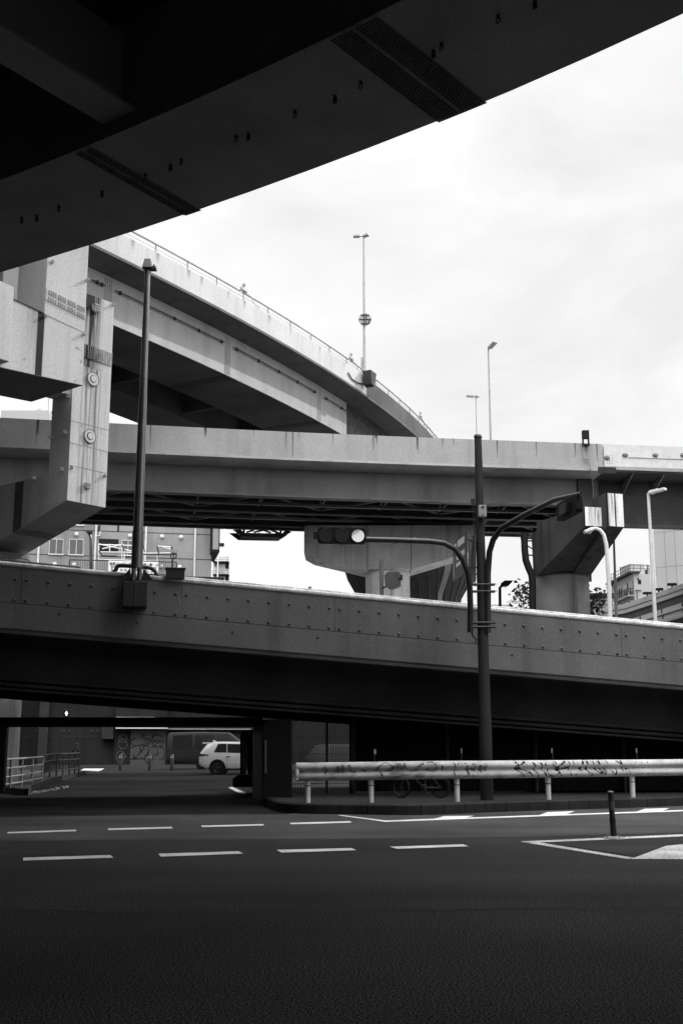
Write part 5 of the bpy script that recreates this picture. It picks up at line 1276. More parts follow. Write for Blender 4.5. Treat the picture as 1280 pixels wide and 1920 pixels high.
t = thing('striped_viaduct', 'pale viaduct with dark grey stripe climbing to the right edge', 'viaduct', at(1220, 1160, 64))
SVt = [(1110, 1152), (1145, 1135.5), (1154, 1133.5), (1165, 1134), (1240, 1108), (1280, 1093.5), (1420, 1043)]; SVy = [74, 72, 71.4, 71, 66.5, 64, 57]
SV = Path([tuple(at(u, v, y).xy) for (u, v), y in zip(SVt, SVy)]); SVs = SV.L; SVz = [at(u, v, y).z for (u, v), y in zip(SVt, SVy)]
def svz(q):
    for i in range(len(SVs) - 1):
        if q <= SVs[i + 1] or i == len(SVs) - 2: return SVz[i] + (SVz[i + 1] - SVz[i]) * (q - SVs[i]) / (SVs[i + 1] - SVs[i])
for nm, z0, z1, a0, mt in (('parapet', -.31, 0, 0, 'panel_wall'), ('parapet', -.60, -.33, -.03, 'panel_wall'), ('stripe_panel', -1.06, -.62, .02, 'steel_under'), ('slab_edge', -1.40, -1.08, -.06, 'panel_wall'), ('slab_edge', -1.74, -1.45, .0, 'panel_wall')):
    m = MB(); sweep(m, SV, rect(a0, .5, z0, z1), 0, SV.length, svz, .8); m.build(nm, MATS[mt], t)
m = MB(); sweep(m, SV, [(.6, -1.42), (.6, -1.76), (.7, -3.4), (7, -3.4), (7, -1.42)], 0, SV.length, svz, .8); m.build('box_girder', MATS['bolt_dark'], t)
for z in (-.32, -.61, -1.07, -1.42): 
    m = MB(); sweep(m, SV, rect(-.05, .0, z - .03, z + .0), 0, SV.length, svz, .8); m.build('joint_strip', MATS['bolt_dark'], t)
m = MB()
for q in SV.ss(3, SV.length, 2.6): m.box(SV.pos(q, -.06, svz(q) - 1.2), (.04, .06, .1)); m.box(SV.pos(q, -.03, svz(q) - 1.55), (.03, .05, .08))
m.build('clamps', MATS['bolt_dark'], t)
for u, v in ((1210, 1118), (1231, 1108.5), (1256, 1099)):
    q, z = SV.hit(u, v); m = MB(); p = SV.pos(q, .1, svz(q)); m.cyl(p, p + V((0, 0, .15)), .05, .05, 8); m.box(p + V((0, 0, .2)), (.25, .12, .07)); m.build('marker_lamp', MATS['black'], t)
m = MB(); q = SV.hit(1180, 1150)[0]; p = SV.pos(q, 3, 0); m.cyl(p, V((p.x, p.y, svz(q) - 3.2)), .9, .9, 20); p = SV.pos(SV.length - 3, 3, 0); m.cyl(p, V((p.x, p.y, svz(SV.length - 3) - 3.2)), .9, .9, 20); m.build('pier', MATS['concrete_dark'], t, True)

def tree(label, foot, top, hw, seed, zlow, n=420):
    random.seed(seed); t_ = thing('tree', label, 'tree', foot)
    m = MB(); hh = top - foot.z; pts = [foot + V((0, 0, hh * k / 5)) + V((random.uniform(-.1, .1), random.uniform(-.1, .1), 0)) * k for k in range(5)]
    m.tube(pts, [.16 - .028 * k for k in range(5)], 8)
    tips = []
    for k in range(9):
        a = random.uniform(0, 6.28); h = random.uniform(.35, .95) * hh; b = foot + V((0, 0, h * .8)); e = foot + V((math.cos(a) * hw * random.uniform(.4, 1), math.sin(a) * hw * random.uniform(.4, 1), min(hh * .97, h + hh * .12)))
        m.tube([b, b.lerp(e, .5) + V((0, 0, .15)), e], [.05, .035, .015], 5); tips.append(e)
    tips.append(foot + V((0, 0, hh * .96)))
    m.build('trunk', MATS['bark'], t_, True)
    m = MB()
    for i in range(n):
        c = random.choice(tips); p = c + V((random.gauss(0, .35), random.gauss(0, .35), random.gauss(0, .32)))
        s = random.uniform(.07, .16); a = V((random.uniform(-1, 1), random.uniform(-1, 1), random.uniform(-.6, .6))).normalized(); b = a.orthogonal().normalized()
        b.rotate(Matrix.Rotation(random.uniform(0, 6.28), 3, a)); c_ = a.cross(b) * .4
        m.add([p - a * s, p + b * s * .55 + c_ * s * .3, p + a * s, p - b * s * .55 + c_ * s * .3], [(0, 1, 2, 3)])
    m.build('crown', MATS['leaf'], t_, fix=False)
f = at(985, 1150, 62); tree('sparse dark tree at the foot of the right pier, left of its drain pipe', V((f.x, f.y, 0)), at(981, 1103, 62).z, .62, 5, 0, 520)
f = at(1118, 1170, 60); tree('bushy dark tree between the right pier and the swan neck lamp', V((f.x, f.y, 0)), at(1125, 1110, 60).z, 1.1, 9, 0, 1100)
for lab, nm, u0, v0, u1, v1, Y, mt in (('pale low building block far off between the pole and the small street lamp', 'distant_building', 876, 1134, 958, 1150, 190, 'wall_pale'),
                                       ('pale distant tower block just right of the small street lamp', 'distant_building', 962, 1127, 984, 1150, 260, 'wall_pale'),
                                       ('flat roofed house between the right pier and the apartment house', 'distant_building', 1102, 1118, 1150, 1160, 100, 'wall_grey')):
    m = MB(); p = Path([(at(u0, v0, Y).x, Y), (at(u1, v0, Y).x, Y)]); z = at(u0, v0, Y).z
    t = thing(nm, lab, 'building', V((p.pos(p.length / 2).x, Y + 4, 0)))
    pbox(m, p, 0, p.length, 0, z, 0, 10); m.build('wall', MATS[mt], t)
    m = MB(); pbox(m, p, -.3, p.length + .3, z + .01, z + .25, -.3, 10.3); m.build('roof', MATS['bolt_dark' if Y == 100 else 'wall_pale'], t)
m = MB(); p = Path([(at(1102, 1110, 99).x, 99), (at(1116, 1110, 99).x, 99)]); z0 = at(1100, 1118, 99).z + .3
tq = thing('roof_shed', 'pale shed with a dark doorway on the flat roof beside the right pier', 'shed', V((p.p[0].x + .5, 101, z0)))
m = MB(); pbox(m, p, 0, p.length * .85, z0, at(1105, 1103, 99).z, 2, 5); m.build('wall', MATS['wall_pale'], tq); m = MB(); pbox(m, p, p.length * .5, p.length * .8, z0, at(1105, 1107, 99).z, 1.95, 1.995); m.build('door', MATS['black'], tq)
m = MB(); m.tube([at(951, 1128, 200), at(958, 1124, 200), at(968, 1126.5, 200)], .12, 5); m.tube([at(958, 1124, 200), at(957, 1150, 200)], .15, 5); tag(m.build('crane', MATS['galvanised'], None), 'tiny distant crane jib above the pale buildings right of the pole', 'crane')

# ------------------------------------------------------------------ fence and panels under the ramp
FN = Path([(at(547, 1480, 32.2).x, 32.2), (at(1280, 1480, 33.4).x + 10, 34.2)])
zp = lambda u, v: FN.hit(u, v)[1]
t = thing('panel_fence', 'dark fence of flat panels and leaning posts behind the guard rail', 'fence', FN.pos(6, 0, KH))
us = [663, 750, 837, 920, 1002, 1084, 1166, 1248, 1330, 1420]
ztp = zp(900, 1346)
for a, b in zip(us, us[1:]):
    q0, q1 = FN.hit(a, 1400)[0], FN.hit(b, 1400)[0] + .04; m = MB(); n = 9
    pr_ = [];
    for k in range(n + 1): pr_.append((.02 if k % 2 else 0.0))
    m.grid(lambda x, y: FN.pos(q0 + (q1 - q0) * x, .06 + .02 * (int(x * 24) % 2), KH + .05 + (ztp - KH - .05) * y), 24, 1); m.grid(lambda x, y: FN.pos(q0 + (q1 - q0) * x, .10, KH + .05 + (ztp - KH - .05) * y), 1, 1)
    m.build('panel', MATS['fence_panel'], t, fix=False)
m = MB(); pbox(m, FN, FN.hit(660, 1400)[0], FN.length, ztp, ztp + .05, -.03, .12); m.build('top_rail', MATS['bolt_dark'], t)
for i, u in enumerate(us[::2]):
    q = FN.hit(u, 1400)[0]; zt_ = zp(u, 1330); z2 = zp(u, 1307); m = MB(); m.tube([FN.pos(q, -.06, KH - .03), FN.pos(q, -.06, zt_), FN.pos(q - (.0 if i == 0 else .12), -.16, z2)], .05, 8); m.build('post', MATS['bolt_dark'], t)
t = thing('mesh_fence', 'dark wire mesh fence between the rounded column and the panel fence', 'fence', FN.pos(1, 0, KH))
m = MB(); q0, q1 = FN.hit(549, 1400)[0], FN.hit(660, 1400)[0]; q = q0
while q < q1: m.tube([FN.pos(q, 0, KH), FN.pos(q, 0, ztp)], .007, 3, False); q += .075
for z in (.3, .7, 1.2, 1.7, 2.2): m.tube([FN.pos(q0, 0, KH + z * .9), FN.pos(q1, 0, KH + z * .9)], .008, 4)
m.build('mesh', MATS['black'], t)
for u in (613, 657): q = FN.hit(u, 1400)[0]; m = MB(); m.tube([FN.pos(q, .03, KH - .03), FN.pos(q, .03, ztp)], .035, 6); m.build('post', MATS['bolt_dark'], t)
# wall added behind the panels to keep light from showing through
m = MB(); AB = Path([(5.5, 34.6), (34, 37.6)]); pbox(m, AB, 0, 28, 0, 4.6, 0, .5); tag(m.build('blocking_wall', MATS['wall_shade'], None), 'dark wall added under the low end of the ramp to block light', 'wall')

# unseen block added right of the frame, beyond the ramp, to shade the street
t = thing('shade_block', 'tall unseen block added beyond the end of the ramp to shade the street', 'building', V((38, 38, 0)))
OB = Path([(27, 52), (27, 24)]); OB2 = Path([(27, 24), (48, 24)])
m = MB(); m.bb(27, 48, 24, 52, 0, 27); m.build('wall', MATS['panel_wall'], t)
m = MB(); m.bb(26.6, 48.4, 23.6, 52.4, 27.01, 27.6); m.build('roof', MATS['wall_grey'], t)
for fl in range(7):
    for k in range(8):
        m = MB(); y = 25.2 + k * 3.35; m.bb(26.95, 26.996, y, y + 2.3, 1.2 + fl * 3.5, 3.1 + fl * 3.5); m.build('window', MATS['glass_dark'], t)

for lab, x0, x1, hgt in (('unseen grey block added behind the viewer to cut low sky, left', -60, -22, 13), ('unseen grey block added behind the viewer to cut low sky, middle', -21, 16, 12), ('unseen grey block added behind the viewer to cut low sky, right', 17, 60, 13)):  # unseen blocks added behind the viewer to cut off low sky
    t = thing('rear_blocker', lab, 'building', V(((x0 + x1) / 2, -24, 0))); m = MB(); m.bb(x0, x1, -34, -20, 0, hgt); m.build('wall', MATS['steel_under'], t)
    for k in range(6):
        m = MB(); xa = x0 + (x1 - x0) * (k + .2) / 6; m.bb(xa, xa + (x1 - x0) / 10, -19.99, -19.95, 1, 3.2); m.bb(xa, xa + (x1 - x0) / 10, -19.99, -19.95, 5, 7); m.build('window', MATS['glass_dark'], t)

for lab, x0, x1, y0, y1, hgt in (('unseen grey block added on the far left to cut side light', -62, -46, -18, 70, 15), ('unseen grey block added on the far right to cut side light', 52, 66, -18, 22, 15)):  # unseen blocks added at both sides to darken the street under the deck
    t = thing('side_blocker', lab, 'building', V(((x0 + x1) / 2, (y0 + y1) / 2, 0))); m = MB(); m.bb(x0, x1, y0, y1, 0, hgt); m.build('wall', MATS['steel_under'], t)
    xf = x1 + .02 if x0 < 0 else x0 - .02
    for k in range(7):
        m = MB(); ya = y0 + (y1 - y0) * (k + .2) / 7
        for fl in range(4): m.bb(xf - .02, xf + .02, ya, ya + 2.2, 1 + fl * 3.4, 2.8 + fl * 3.4)
        m.build('windows', MATS['glass_dark'], t)

# bicycle behind the rail
def bicycle():
    y = 29.6; c1, c2 = at(752, 1481, y), at(825, 1481.5, y); r = .26; c1.z = c2.z = KH + r
    t_ = thing('bicycle', 'dark small wheeled bicycle parked behind the guard rail', 'bicycle', V(((c1.x + c2.x) / 2, y, KH)))
    ax = V((.25, 1, 0)).normalized()
    for c, a in ((c1, V((.75, 1, 0)).normalized()), (c2, ax)):
        m = MB(); m.ring(c, a, r - .02, .022, 28, 6); o = m.build('wheel', MATS['rubber'], t_, True)
        m = MB(); m.ring(c, a, r - .05, .010, 28, 5); u = a.orthogonal().normalized(); w_ = a.cross(u)
        for k in range(14): an = 6.283 * k / 14; m.tube([c, c + (u * math.cos(an) + w_ * math.sin(an)) * (r - .05)], .003, 3)
        m.cyl(c - a * .05, c + a * .05, .025, .025, 8); m.build('rim', MATS['dark_metal'], o)
    bb_ = c1.lerp(c2, .42) + V((0, 0, .02)); st = c1.lerp(c2, .55 - .3) + V((0, 0, .5)); hd = c2.lerp(c1, .16) + V((0, 0, .42)); seat = bb_ + V((-.12, 0, .52)); head = c1 + V((.12, 0, .44)); rear = c2
    bb_ = c1.lerp(c2, .58); seat = bb_ + V((.16, 0, .52))
    m = MB()
    for a, b in ((head, bb_), (bb_, seat), (rear, bb_), (rear, bb_.lerp(seat, .7)), (head + V((0, 0, -.08)), bb_.lerp(seat, .5))): m.tube([a, b], .017, 8)
    m.build('frame', MATS['dark_metal'], t_, True)
    m = MB(); m.tube([c1, head + V((.02, 0, .02)), head + V((.04, 0, .2))], .014, 8); m.tube([head + V((.0, -.24, .22)), head + V((.04, 0, .2)), head + V((.0, .24, .22))], .012, 8); m.build('handlebar', MATS['pole_metal'], t_, True)
    m = MB(); m.box(seat + V((.02, 0, .03)), (.12, .06, .025)); m.build('saddle', MATS['rubber'], t_, bevel=.02)
    m = MB(); m.ring(bb_, ax, .075, .008, 18, 4); m.tube([bb_, bb_ + V((.08, -.06, -.12))], .01, 6); m.box(bb_ + V((.08, -.1, -.13)), (.04, .045, .012)); m.build('crank', MATS['pole_metal'], t_)
bicycle()

# ------------------------------------------------------------------ left railing
def railing(label, pts, mat, rails, balusters, posts):
    p = Path([tuple(q.xy) for q in pts]); t_ = thing('pedestrian_railing', label, 'railing', p.pos(p.length / 2, 0, .2), 'railings along the left pavement')
    for i, z in enumerate(rails):
        m = MB(); m.tube([p.pos(q, 0, .2 + z) for q in p.ss(0, p.length, 1.5)], .028 if i else .035, 8); m.build('rail', MATS[mat], t_, True)
    for q in posts(p):
        m = MB(); m.tube([p.pos(q, 0, .18), p.pos(q, 0, .2 + rails[0])], .038, 8); m.build('post', MATS[mat], t_, True)
    if balusters:
        m = MB()
        for q in p.ss(0, p.length, .22): m.tube([p.pos(q, 0, .2 + rails[-1]), p.pos(q, 0, .2 + rails[1])], .013, 4)
        m.build('balusters', MATS[mat], t_)
fp = [onz(u, v, .2) for u, v in ((-40, 1484), (18.5, 1477), (40, 1473), (60, 1469), (79, 1465))]
P_ = lambda us_: (lambda p: [min(p.length, max(0, p.hit(u, v)[0])) for u, v in us_])
railing('near pale galvanised railing with three bars catching the sun', fp, 'railing_steel', [.9, .62, .35, .12], False, P_([(18.5, 1477), (40, 1473), (60, 1469), (79, 1465)]))
fp2 = [onz(u, v, .2) for u, v in ((80, 1464.5), (93, 1457.5), (106, 1455), (118, 1454), (130, 1453), (140.5, 1451), (148, 1450))]
railing('far dark railing with upright bars running back to the crossing', fp2, 'bolt_dark', [.95, .68, .25], True, P_([(93, 1457.5), (106, 1455), (118, 1454), (130, 1453), (140.5, 1451), (148, 1450)]))

# ------------------------------------------------------------------ buildings beyond the underpass
Yw = 88.0
WP = Path([(at(-150, 1400, Yw).x, Yw), (at(700, 1400, Yw).x, Yw + 6)])
t = thing('street_wall', 'long dark rendered building wall across the far street', 'wall', V((WP.pos(10).x, Yw, 0)))
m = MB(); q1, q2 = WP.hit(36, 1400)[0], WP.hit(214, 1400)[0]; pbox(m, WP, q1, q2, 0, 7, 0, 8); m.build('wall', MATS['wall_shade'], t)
m = MB(); pbox(m, WP, q1, q2, WP.hit(100, 1382)[1] - .03, WP.hit(100, 1382)[1] + .03, -.02, -.002); m.build('band', MATS['bolt_dark'], t)
for u in (68, 120, 131, 172, 182.5):
    m = MB(); prect(m, WP, u - 2.5, 1368, u + 2.5, 1373.5, -.05, -.004); m.build('vent', MATS['bolt_dark'], t)
m = MB(); q = WP.hit(81, 1400)[0]; pbox(m, WP, q - .35, q + .35, 0, 6.5, -.5, -.004); m.build('pilaster', MATS['bolt_dark'], t)
t = thing('pale_building', 'pale building corner catching light at the far left under the ramp', 'building', V((WP.pos(q1).x - 4, Yw - 2, 0)))
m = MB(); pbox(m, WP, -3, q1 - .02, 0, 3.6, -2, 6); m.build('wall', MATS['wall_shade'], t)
m = MB(); pbox(m, WP, -3, q1 - .02, 3.605, 9, -2, 6); m.build('wall', MATS['wall_grey'], t)  # upper wall made paler to stand for the part catching light
m = MB(); prect(m, WP, 5, 1364, 26, 1440, -2.06, -2.003); m.build('door', MATS['shutter'], t)
m = MB(); prect(m, WP, -20, 1344, 36, 1362, -2.5, -2.065); m.build('canopy', MATS['bolt_dark'], t)
t = thing('shuttered_shop', 'shop front with graffiti scrawled roller shutter and pale canopy edge', 'building', V((WP.pos(q2).x + 2, Yw, 0)))
q3 = WP.hit(313, 1400)[0]
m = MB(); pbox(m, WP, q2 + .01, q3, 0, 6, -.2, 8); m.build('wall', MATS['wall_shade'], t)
m = MB(); s0_, s1_, zb, zt_ = prect(m, WP, 245, 1370, 310, 1434, -.23, -.203); o = m.build('shutter', MATS['shutter'], t)
m = MB(); z = zb + .12
while z < zt_: pbox(m, WP, s0_, s1_, z - .012, z + .012, -.236, -.231); z += .14
m.build('slat_joint', MATS['wall_shade'], o)
m = MB(); prect(m, WP, 218, 1370, 243, 1437, -.22, -.203); m.build('side_panel', MATS['wall_shade'], t)
m = MB(); prect(m, WP, 217, 1344.4, 291, 1346.6, -.9, -.21); prect(m, WP, 217, 1364.0, 315, 1366.4, -.9, -.21); m.build('canopy_edge', MATS['white_metal'], t)
m = MB(); prect(m, WP, 217, 1346.8, 314, 1363.8, -.7, -.21); m.build('fascia', MATS['bolt_dark'], t)
Z4 = lambda L_: [(200 + x / 4.571, 1330 + y / 4.571) for x, y in L_]
m = MB()
for s in ([(205, 270), (240, 250), (300, 235), (330, 260), (335, 290), (300, 305), (230, 305), (208, 285)], pxcircle(440, 270, 52), [(365, 290), (375, 255), (390, 295)], [(395, 262), (415, 262)], [(405, 262), (408, 292)], [(435, 262), (420, 275), (440, 285), (425, 295)], [(450, 260), (450, 292)], [(470, 258), (470, 290)], [(450, 275), (470, 275)],
          [(215, 330), (250, 310), (285, 320), (290, 360), (260, 400), (235, 425)], [(230, 390), (245, 415), (300, 360), (320, 330), (300, 310)], [(310, 320), (350, 310), (365, 350), (340, 400)], pxcircle(362, 420, 36), [(385, 330), (420, 310), (440, 350), (430, 390), (390, 380)], [(440, 320), (480, 330), (495, 380), (480, 430), (450, 425)], [(205, 425), (330, 420)], [(330, 230), (300, 215), (345, 220)], [(420, 205), (385, 250)], [(340, 250), (360, 255), (345, 290), (365, 300)]):
    P = [WP.hit(u, v, -.24) for u, v in Z4(s)]; ribbon(m, smooth2(P, 4), .085, lambda q, z: WP.pos(q, -.242, z))
m.build('graffiti', MATS['ink_black'], o, fix=False)
m = MB()
for s in (pxcircle(140, 250, 34), pxcircle(140, 300, 38), pxcircle(118, 405, 34, 48), [(115, 390), (140, 380), (170, 400), (150, 420)], [(120, 240), (140, 260), (165, 245)]):
    P = [WP.hit(u, v, -.225) for u, v in Z4(s)]; ribbon(m, smooth2(P, 4), .06, lambda q, z: WP.pos(q, -.226, z))
m.build('graffiti', MATS['ink_grey'], t, fix=False)
t = thing('dark_building', 'dark shop building behind the white car, right of the graffiti shutter', 'building', V((WP.pos(q3).x + 8, Yw + 2, 0)))
m = MB(); pbox(m, WP, q3 + .01, WP.length, 0, 6.2, .3, 9); m.build('wall', MATS['wall_shade'], t)
m = MB(); prect(m, WP, 315, 1366, 470, 1368, -.3, .29); m.build('canopy_edge', MATS['galvanised'], t)
m = MB(); prect(m, WP, 322, 1375, 470, 1398, .2, .297); m.build('window', MATS['glass_dark'], t)
m = MB(); q = WP.hit(203, 1378)[0]; z = WP.hit(203, 1386)[1]; m.box(WP.pos(q, -.3, z + .5), (.45, .25, .5)); tag(m.build('wall_cabinet', MATS['bolt_dark'], None, bevel=.03), 'dark utility cabinet fixed on the far wall left of the shutter', 'cabinet')

# pedestrian signal
p = at(126, 1338, 74); t = thing('pedestrian_signal', 'small pedestrian signal with lit standing figure above the black beam', 'signal', p)
m = MB(); m.box(p, (.2, .12, .26)); m.build('housing', MATS['black'], t, bevel=.02)
m = MB(); fy = p.y - .125; m.prism([V((p.x + x, fy, p.z + z)) for x, z in ((-.05, -.14), (.05, -.14), (.055, -.02), (.1, -.02), (.1, .04), (.045, .08), (-.045, .08), (-.1, .04), (-.1, -.02), (-.055, -.02))], (0, -.01, 0)); m.cyl((p.x, fy, p.z + .12), (p.x, fy - .01, p.z + .12), .045, .045, 12); m.build('figure_lamp', MATS['figure_lit'], t)
m = MB(); m.tube([V((p.x - .35, p.y + .15, 0)), V((p.x - .35, p.y + .15, p.z + .4))], .07, 10); m.box(p + V((-.2, .12, 0)), (.16, .03, .03)); m.build('pole', MATS['dark_metal'], t)
# street bollards
t = None
for i, (u, v, lab) in enumerate(((225.5, 1445, 'leftmost of three black bollards, in front of the graffiti panel'), (280.5, 1445, 'middle black bollard in front of the graffiti shutter'), (322, 1445, 'black bollard nearest the white car, right of the shutter'))):
    b = G(u, v); t = thing('street_bollard', lab, 'bollard', b, 'black bollards along the far pavement')
    m = MB(); m.tube([b, b + V((0, 0, .9)), b + V((0, 0, .96))], [.11, .11, .06], 14); m.build('post', MATS['dark_metal'], t, True); m = MB(); m.cyl(b + V((0, 0, .76)), b + V((0, 0, .84)), .113, .113, 14); m.build('band', MATS['bolt_steel'], t)

# ------------------------------------------------------------------ vehicles
def vehicle(name, label, cat, org, head, st, paint, wheels, wr, glassx, group=None, glass='glass_dark'):
    """st: stations (x, z_bottom, z_belt, z_roof, half_bottom, half_belt, half_roof); x runs rear -> front along 'head'"""
    fx = V(head).normalized(); fy = UZ.cross(fx); t_ = thing(name, label, cat, org, group)
    W = lambda x, y, z: org + fx * x + fy * y + UZ * z
    m = MB(); rings = []
    for (x, zb, zl, zr, hb, hl, hr) in st:
        zm = zb + (zl - zb) * .45
        rings.append([W(x, y, z) for y, z in ((-hb, zb), (-hl, zb + .12), (-hl - .015, zm), (-hl, zl), (-hr, zr - .05), (-hr * .86, zr), (0, zr + .03), (hr * .86, zr), (hr, zr - .05), (hl, zl), (hl + .015, zm), (hl, zb + .12), (hb, zb))])
    n = 13; vs = [p for r in rings for p in r]
    m.add(vs, [(i * n + j, i * n + (j + 1) % n, (i + 1) * n + (j + 1) % n, (i + 1) * n + j) for i in range(len(st) - 1) for j in range(n)] + [list(range(n))[::-1], list(range((len(st) - 1) * n, len(st) * n))])
    b = m.build('body', MATS[paint], t_, True, sharp=62)
    def lerp_st(x):
        for a, c in zip(st, st[1:]):
            if a[0] <= x <= c[0]:
                f = (x - a[0]) / (c[0] - a[0]); return [a[k] + (c[k] - a[k]) * f for k in range(7)]
    for x0, x1, f0, f1, side in glassx:
        for sg in (-1, 1):
            m = MB(); A, B_ = lerp_st(x0[0]), lerp_st(x1[0]); C, D = lerp_st(x0[1]), lerp_st(x1[1])
            def q(s_, f): return W(s_[0], sg * (s_[5] + (s_[6] - s_[5]) * f + .014), s_[2] + (s_[3] - s_[2]) * f)
            m.add([q(A, f0), q(B_, f0), q(D, f1), q(C, f1)], [(0, 1, 2, 3)]); m.build('window', MATS[glass], t_, fix=False)
    for x in wheels:
        for sg in (-1, 1):
            S_ = lerp_st(x); hw = S_[5]; c = W(x, sg * (hw - .12), wr); ax = fy * sg
            m = MB(); m.tube([c - ax * .11, c - ax * .08, c + ax * .10, c + ax * .125], [wr * .93, wr, wr, wr * .93], 28); o = m.build('wheel', MATS['rubber'], t_, True)
            m = MB(); m.ring(c + ax * .125, ax, wr * .62, .02, 24, 5); m.cyl(c + ax * .1, c + ax * .135, wr * .16, wr * .13, 12); u = ax.orthogonal().normalized(); w_ = ax.cross(u)
            for k in range(5): an = 6.283 * k / 5; m.tube([c + ax * .13, c + ax * .128 + (u * math.cos(an) + w_ * math.sin(an)) * wr * .6], .025, 5)
            m.build('rim', MATS['pole_metal'], o)
            m = MB(); m.tube([W(x, sg * (hw - .25), wr), W(x, sg * (hw + .02), wr)], wr * 1.2, 28); m.build('wheel_arch', MATS['black'], t_, True)
    return t_, W
Yc_ = 62.0; rr = at(380, 1448, Yc_ + .9); org = V((rr.x, Yc_, 0))
suv = [(0.0, .55, .95, 1.04, .70, .80, .74), (.08, .38, 1.02, 1.16, .78, .88, .80), (.26, .30, 1.06, 1.42, .82, .92, .72), (.42, .28, 1.08, 1.61, .84, .94, .65), (.7, .28, 1.08, 1.66, .84, .94, .64), (1.2, .25, 1.07, 1.68, .84, .94, .65), (2.2, .25, 1.04, 1.66, .84, .94, .66), (2.75, .25, 1.02, 1.58, .84, .94, .66), (3.45, .26, 1.0, 1.08, .84, .94, .78), (4.2, .30, .93, .98, .82, .92, .76), (4.55, .34, .80, .86, .76, .86, .72), (4.68, .42, .68, .72, .60, .72, .62)]
t, W = vehicle('white_suv', 'white sport utility car in the sun beyond the underpass, seen from its rear side', 'car', org, (1, .0, 0), suv, 'car_paint', (.98, 3.72), .36,
               [((.78, .98), (1.45, 1.42), .12, .86, 1), ((1.5, 1.47), (2.35, 2.25), .12, .86, 1), ((2.4, 2.3), (3.05, 2.72), .12, .84, 1)])
m = MB(); m.hexa([W(x, y, z) for z, s in ((1.60, 1), (1.66, .96)) for x, y in ((.14, -.6 * s), (.62, -.62 * s), (.62, .62 * s), (.14, .6 * s))]); m.build('roof_spoiler', MATS['car_paint'], t, bevel=.015)
m = MB(); m.hexa([W(x, y, z) for z, s in ((1.69, 1), (1.78, .4)) for x, y in ((.62, -.03), (.62 + .22 * s + .02, -.03), (.62 + .22 * s + .02, .03), (.62, .03))]); m.build('aerial_fin', MATS['car_paint'], t)
m = MB(); m.add([W(.04, -.55, 1.16), W(.04, .55, 1.16), W(.37, .48, 1.56), W(.37, -.48, 1.56)], [(0, 1, 2, 3)]); m.build('rear_window', MATS['glass_dark'], t, fix=False)
m = MB()
for sg in (-1, 1): m.prism([W(-.015, sg * .78, .95), W(.02, sg * .9, .96), W(.52, sg * .965, .99), W(.5, sg * .965, 1.02), W(.02, sg * .9, 1.06), W(-.015, sg * .74, 1.05)], UZ * .012)
m.build('tail_light', MATS['glass_dark'], t)
m = MB(); m.hexa([W(x, y, z) for z in (.28, .50) for x, y in ((-.02, -.76), (.30, -.93), (.30, .93), (-.02, .76))]); m.build('rear_bumper', MATS['rubber'], t, bevel=.03)
m = MB()
for sg in (-1, 1): m.hexa([W(x, sg * y, z) for z in (.22, .32) for x, y in ((1.35, .90), (3.3, .90), (3.3, .965), (1.35, .965))])
m.build('side_sill', MATS['rubber'], t)
for sg in (-1, 1):
    for x in (1.55, 2.6):
        m = MB(); m.box(W(x, sg * .965, .93), (.1, .015, .015)); m.build('door_handle', MATS['pole_metal'], t)
m = MB()
for x in (1.47, 2.38): m.box(W(x, -.955, .72), (.005, .006, .33))
m.build('door_seam', MATS['ink_grey'], t)
m = MB(); m.box(W(2.95, -1.04, 1.12), (.08, .1, .07)); m.build('wing_mirror', MATS['car_paint'], t, bevel=.02)
Yv = 74.0; rr = at(312, 1444, Yv); org = V((rr.x, Yv + .9, 0))
van = [(0, .5, 1.1, 2.15, .8, .88, .80), (.1, .36, 1.15, 2.28, .84, .9, .82), (1.5, .34, 1.15, 2.32, .84, .9, .82), (3.4, .34, 1.15, 2.28, .84, .9, .80), (4.1, .34, 1.12, 1.7, .84, .9, .76), (4.55, .36, 1.0, 1.12, .82, .88, .76), (4.75, .42, .8, .9, .75, .82, .72)]
van = [(x * 1.15, a, b, c, d, e, f) for x, a, b, c, d, e, f in van]
t, W = vehicle('dark_van', 'dark parked van behind the white car', 'van', org, (1, 0, 0), van, 'van_paint', (2.28, 4.75), .34, [((.35, .35), (1.6, 1.6), .15, .85, 1), ((1.75, 1.75), (3.0, 3.0), .15, .85, 1)])
Yq2 = 47.0; rr = at(590, 1465, Yq2); org = V((rr.x - .4, Yq2 + 1.0, 0))
t, W = vehicle('dark_car', 'dark hatchback barely visible through the mesh fence', 'car', org, (1, 0, 0), [(x, a, b, c * .92, d, e, f) for x, a, b, c, d, e, f in suv], 'van_paint', (.8, 3.5), .32, [((.8, 1.0), (1.9, 1.85), .12, .86, 1), ((2.0, 1.95), (3.0, 2.7), .12, .84, 1)], glass='black')

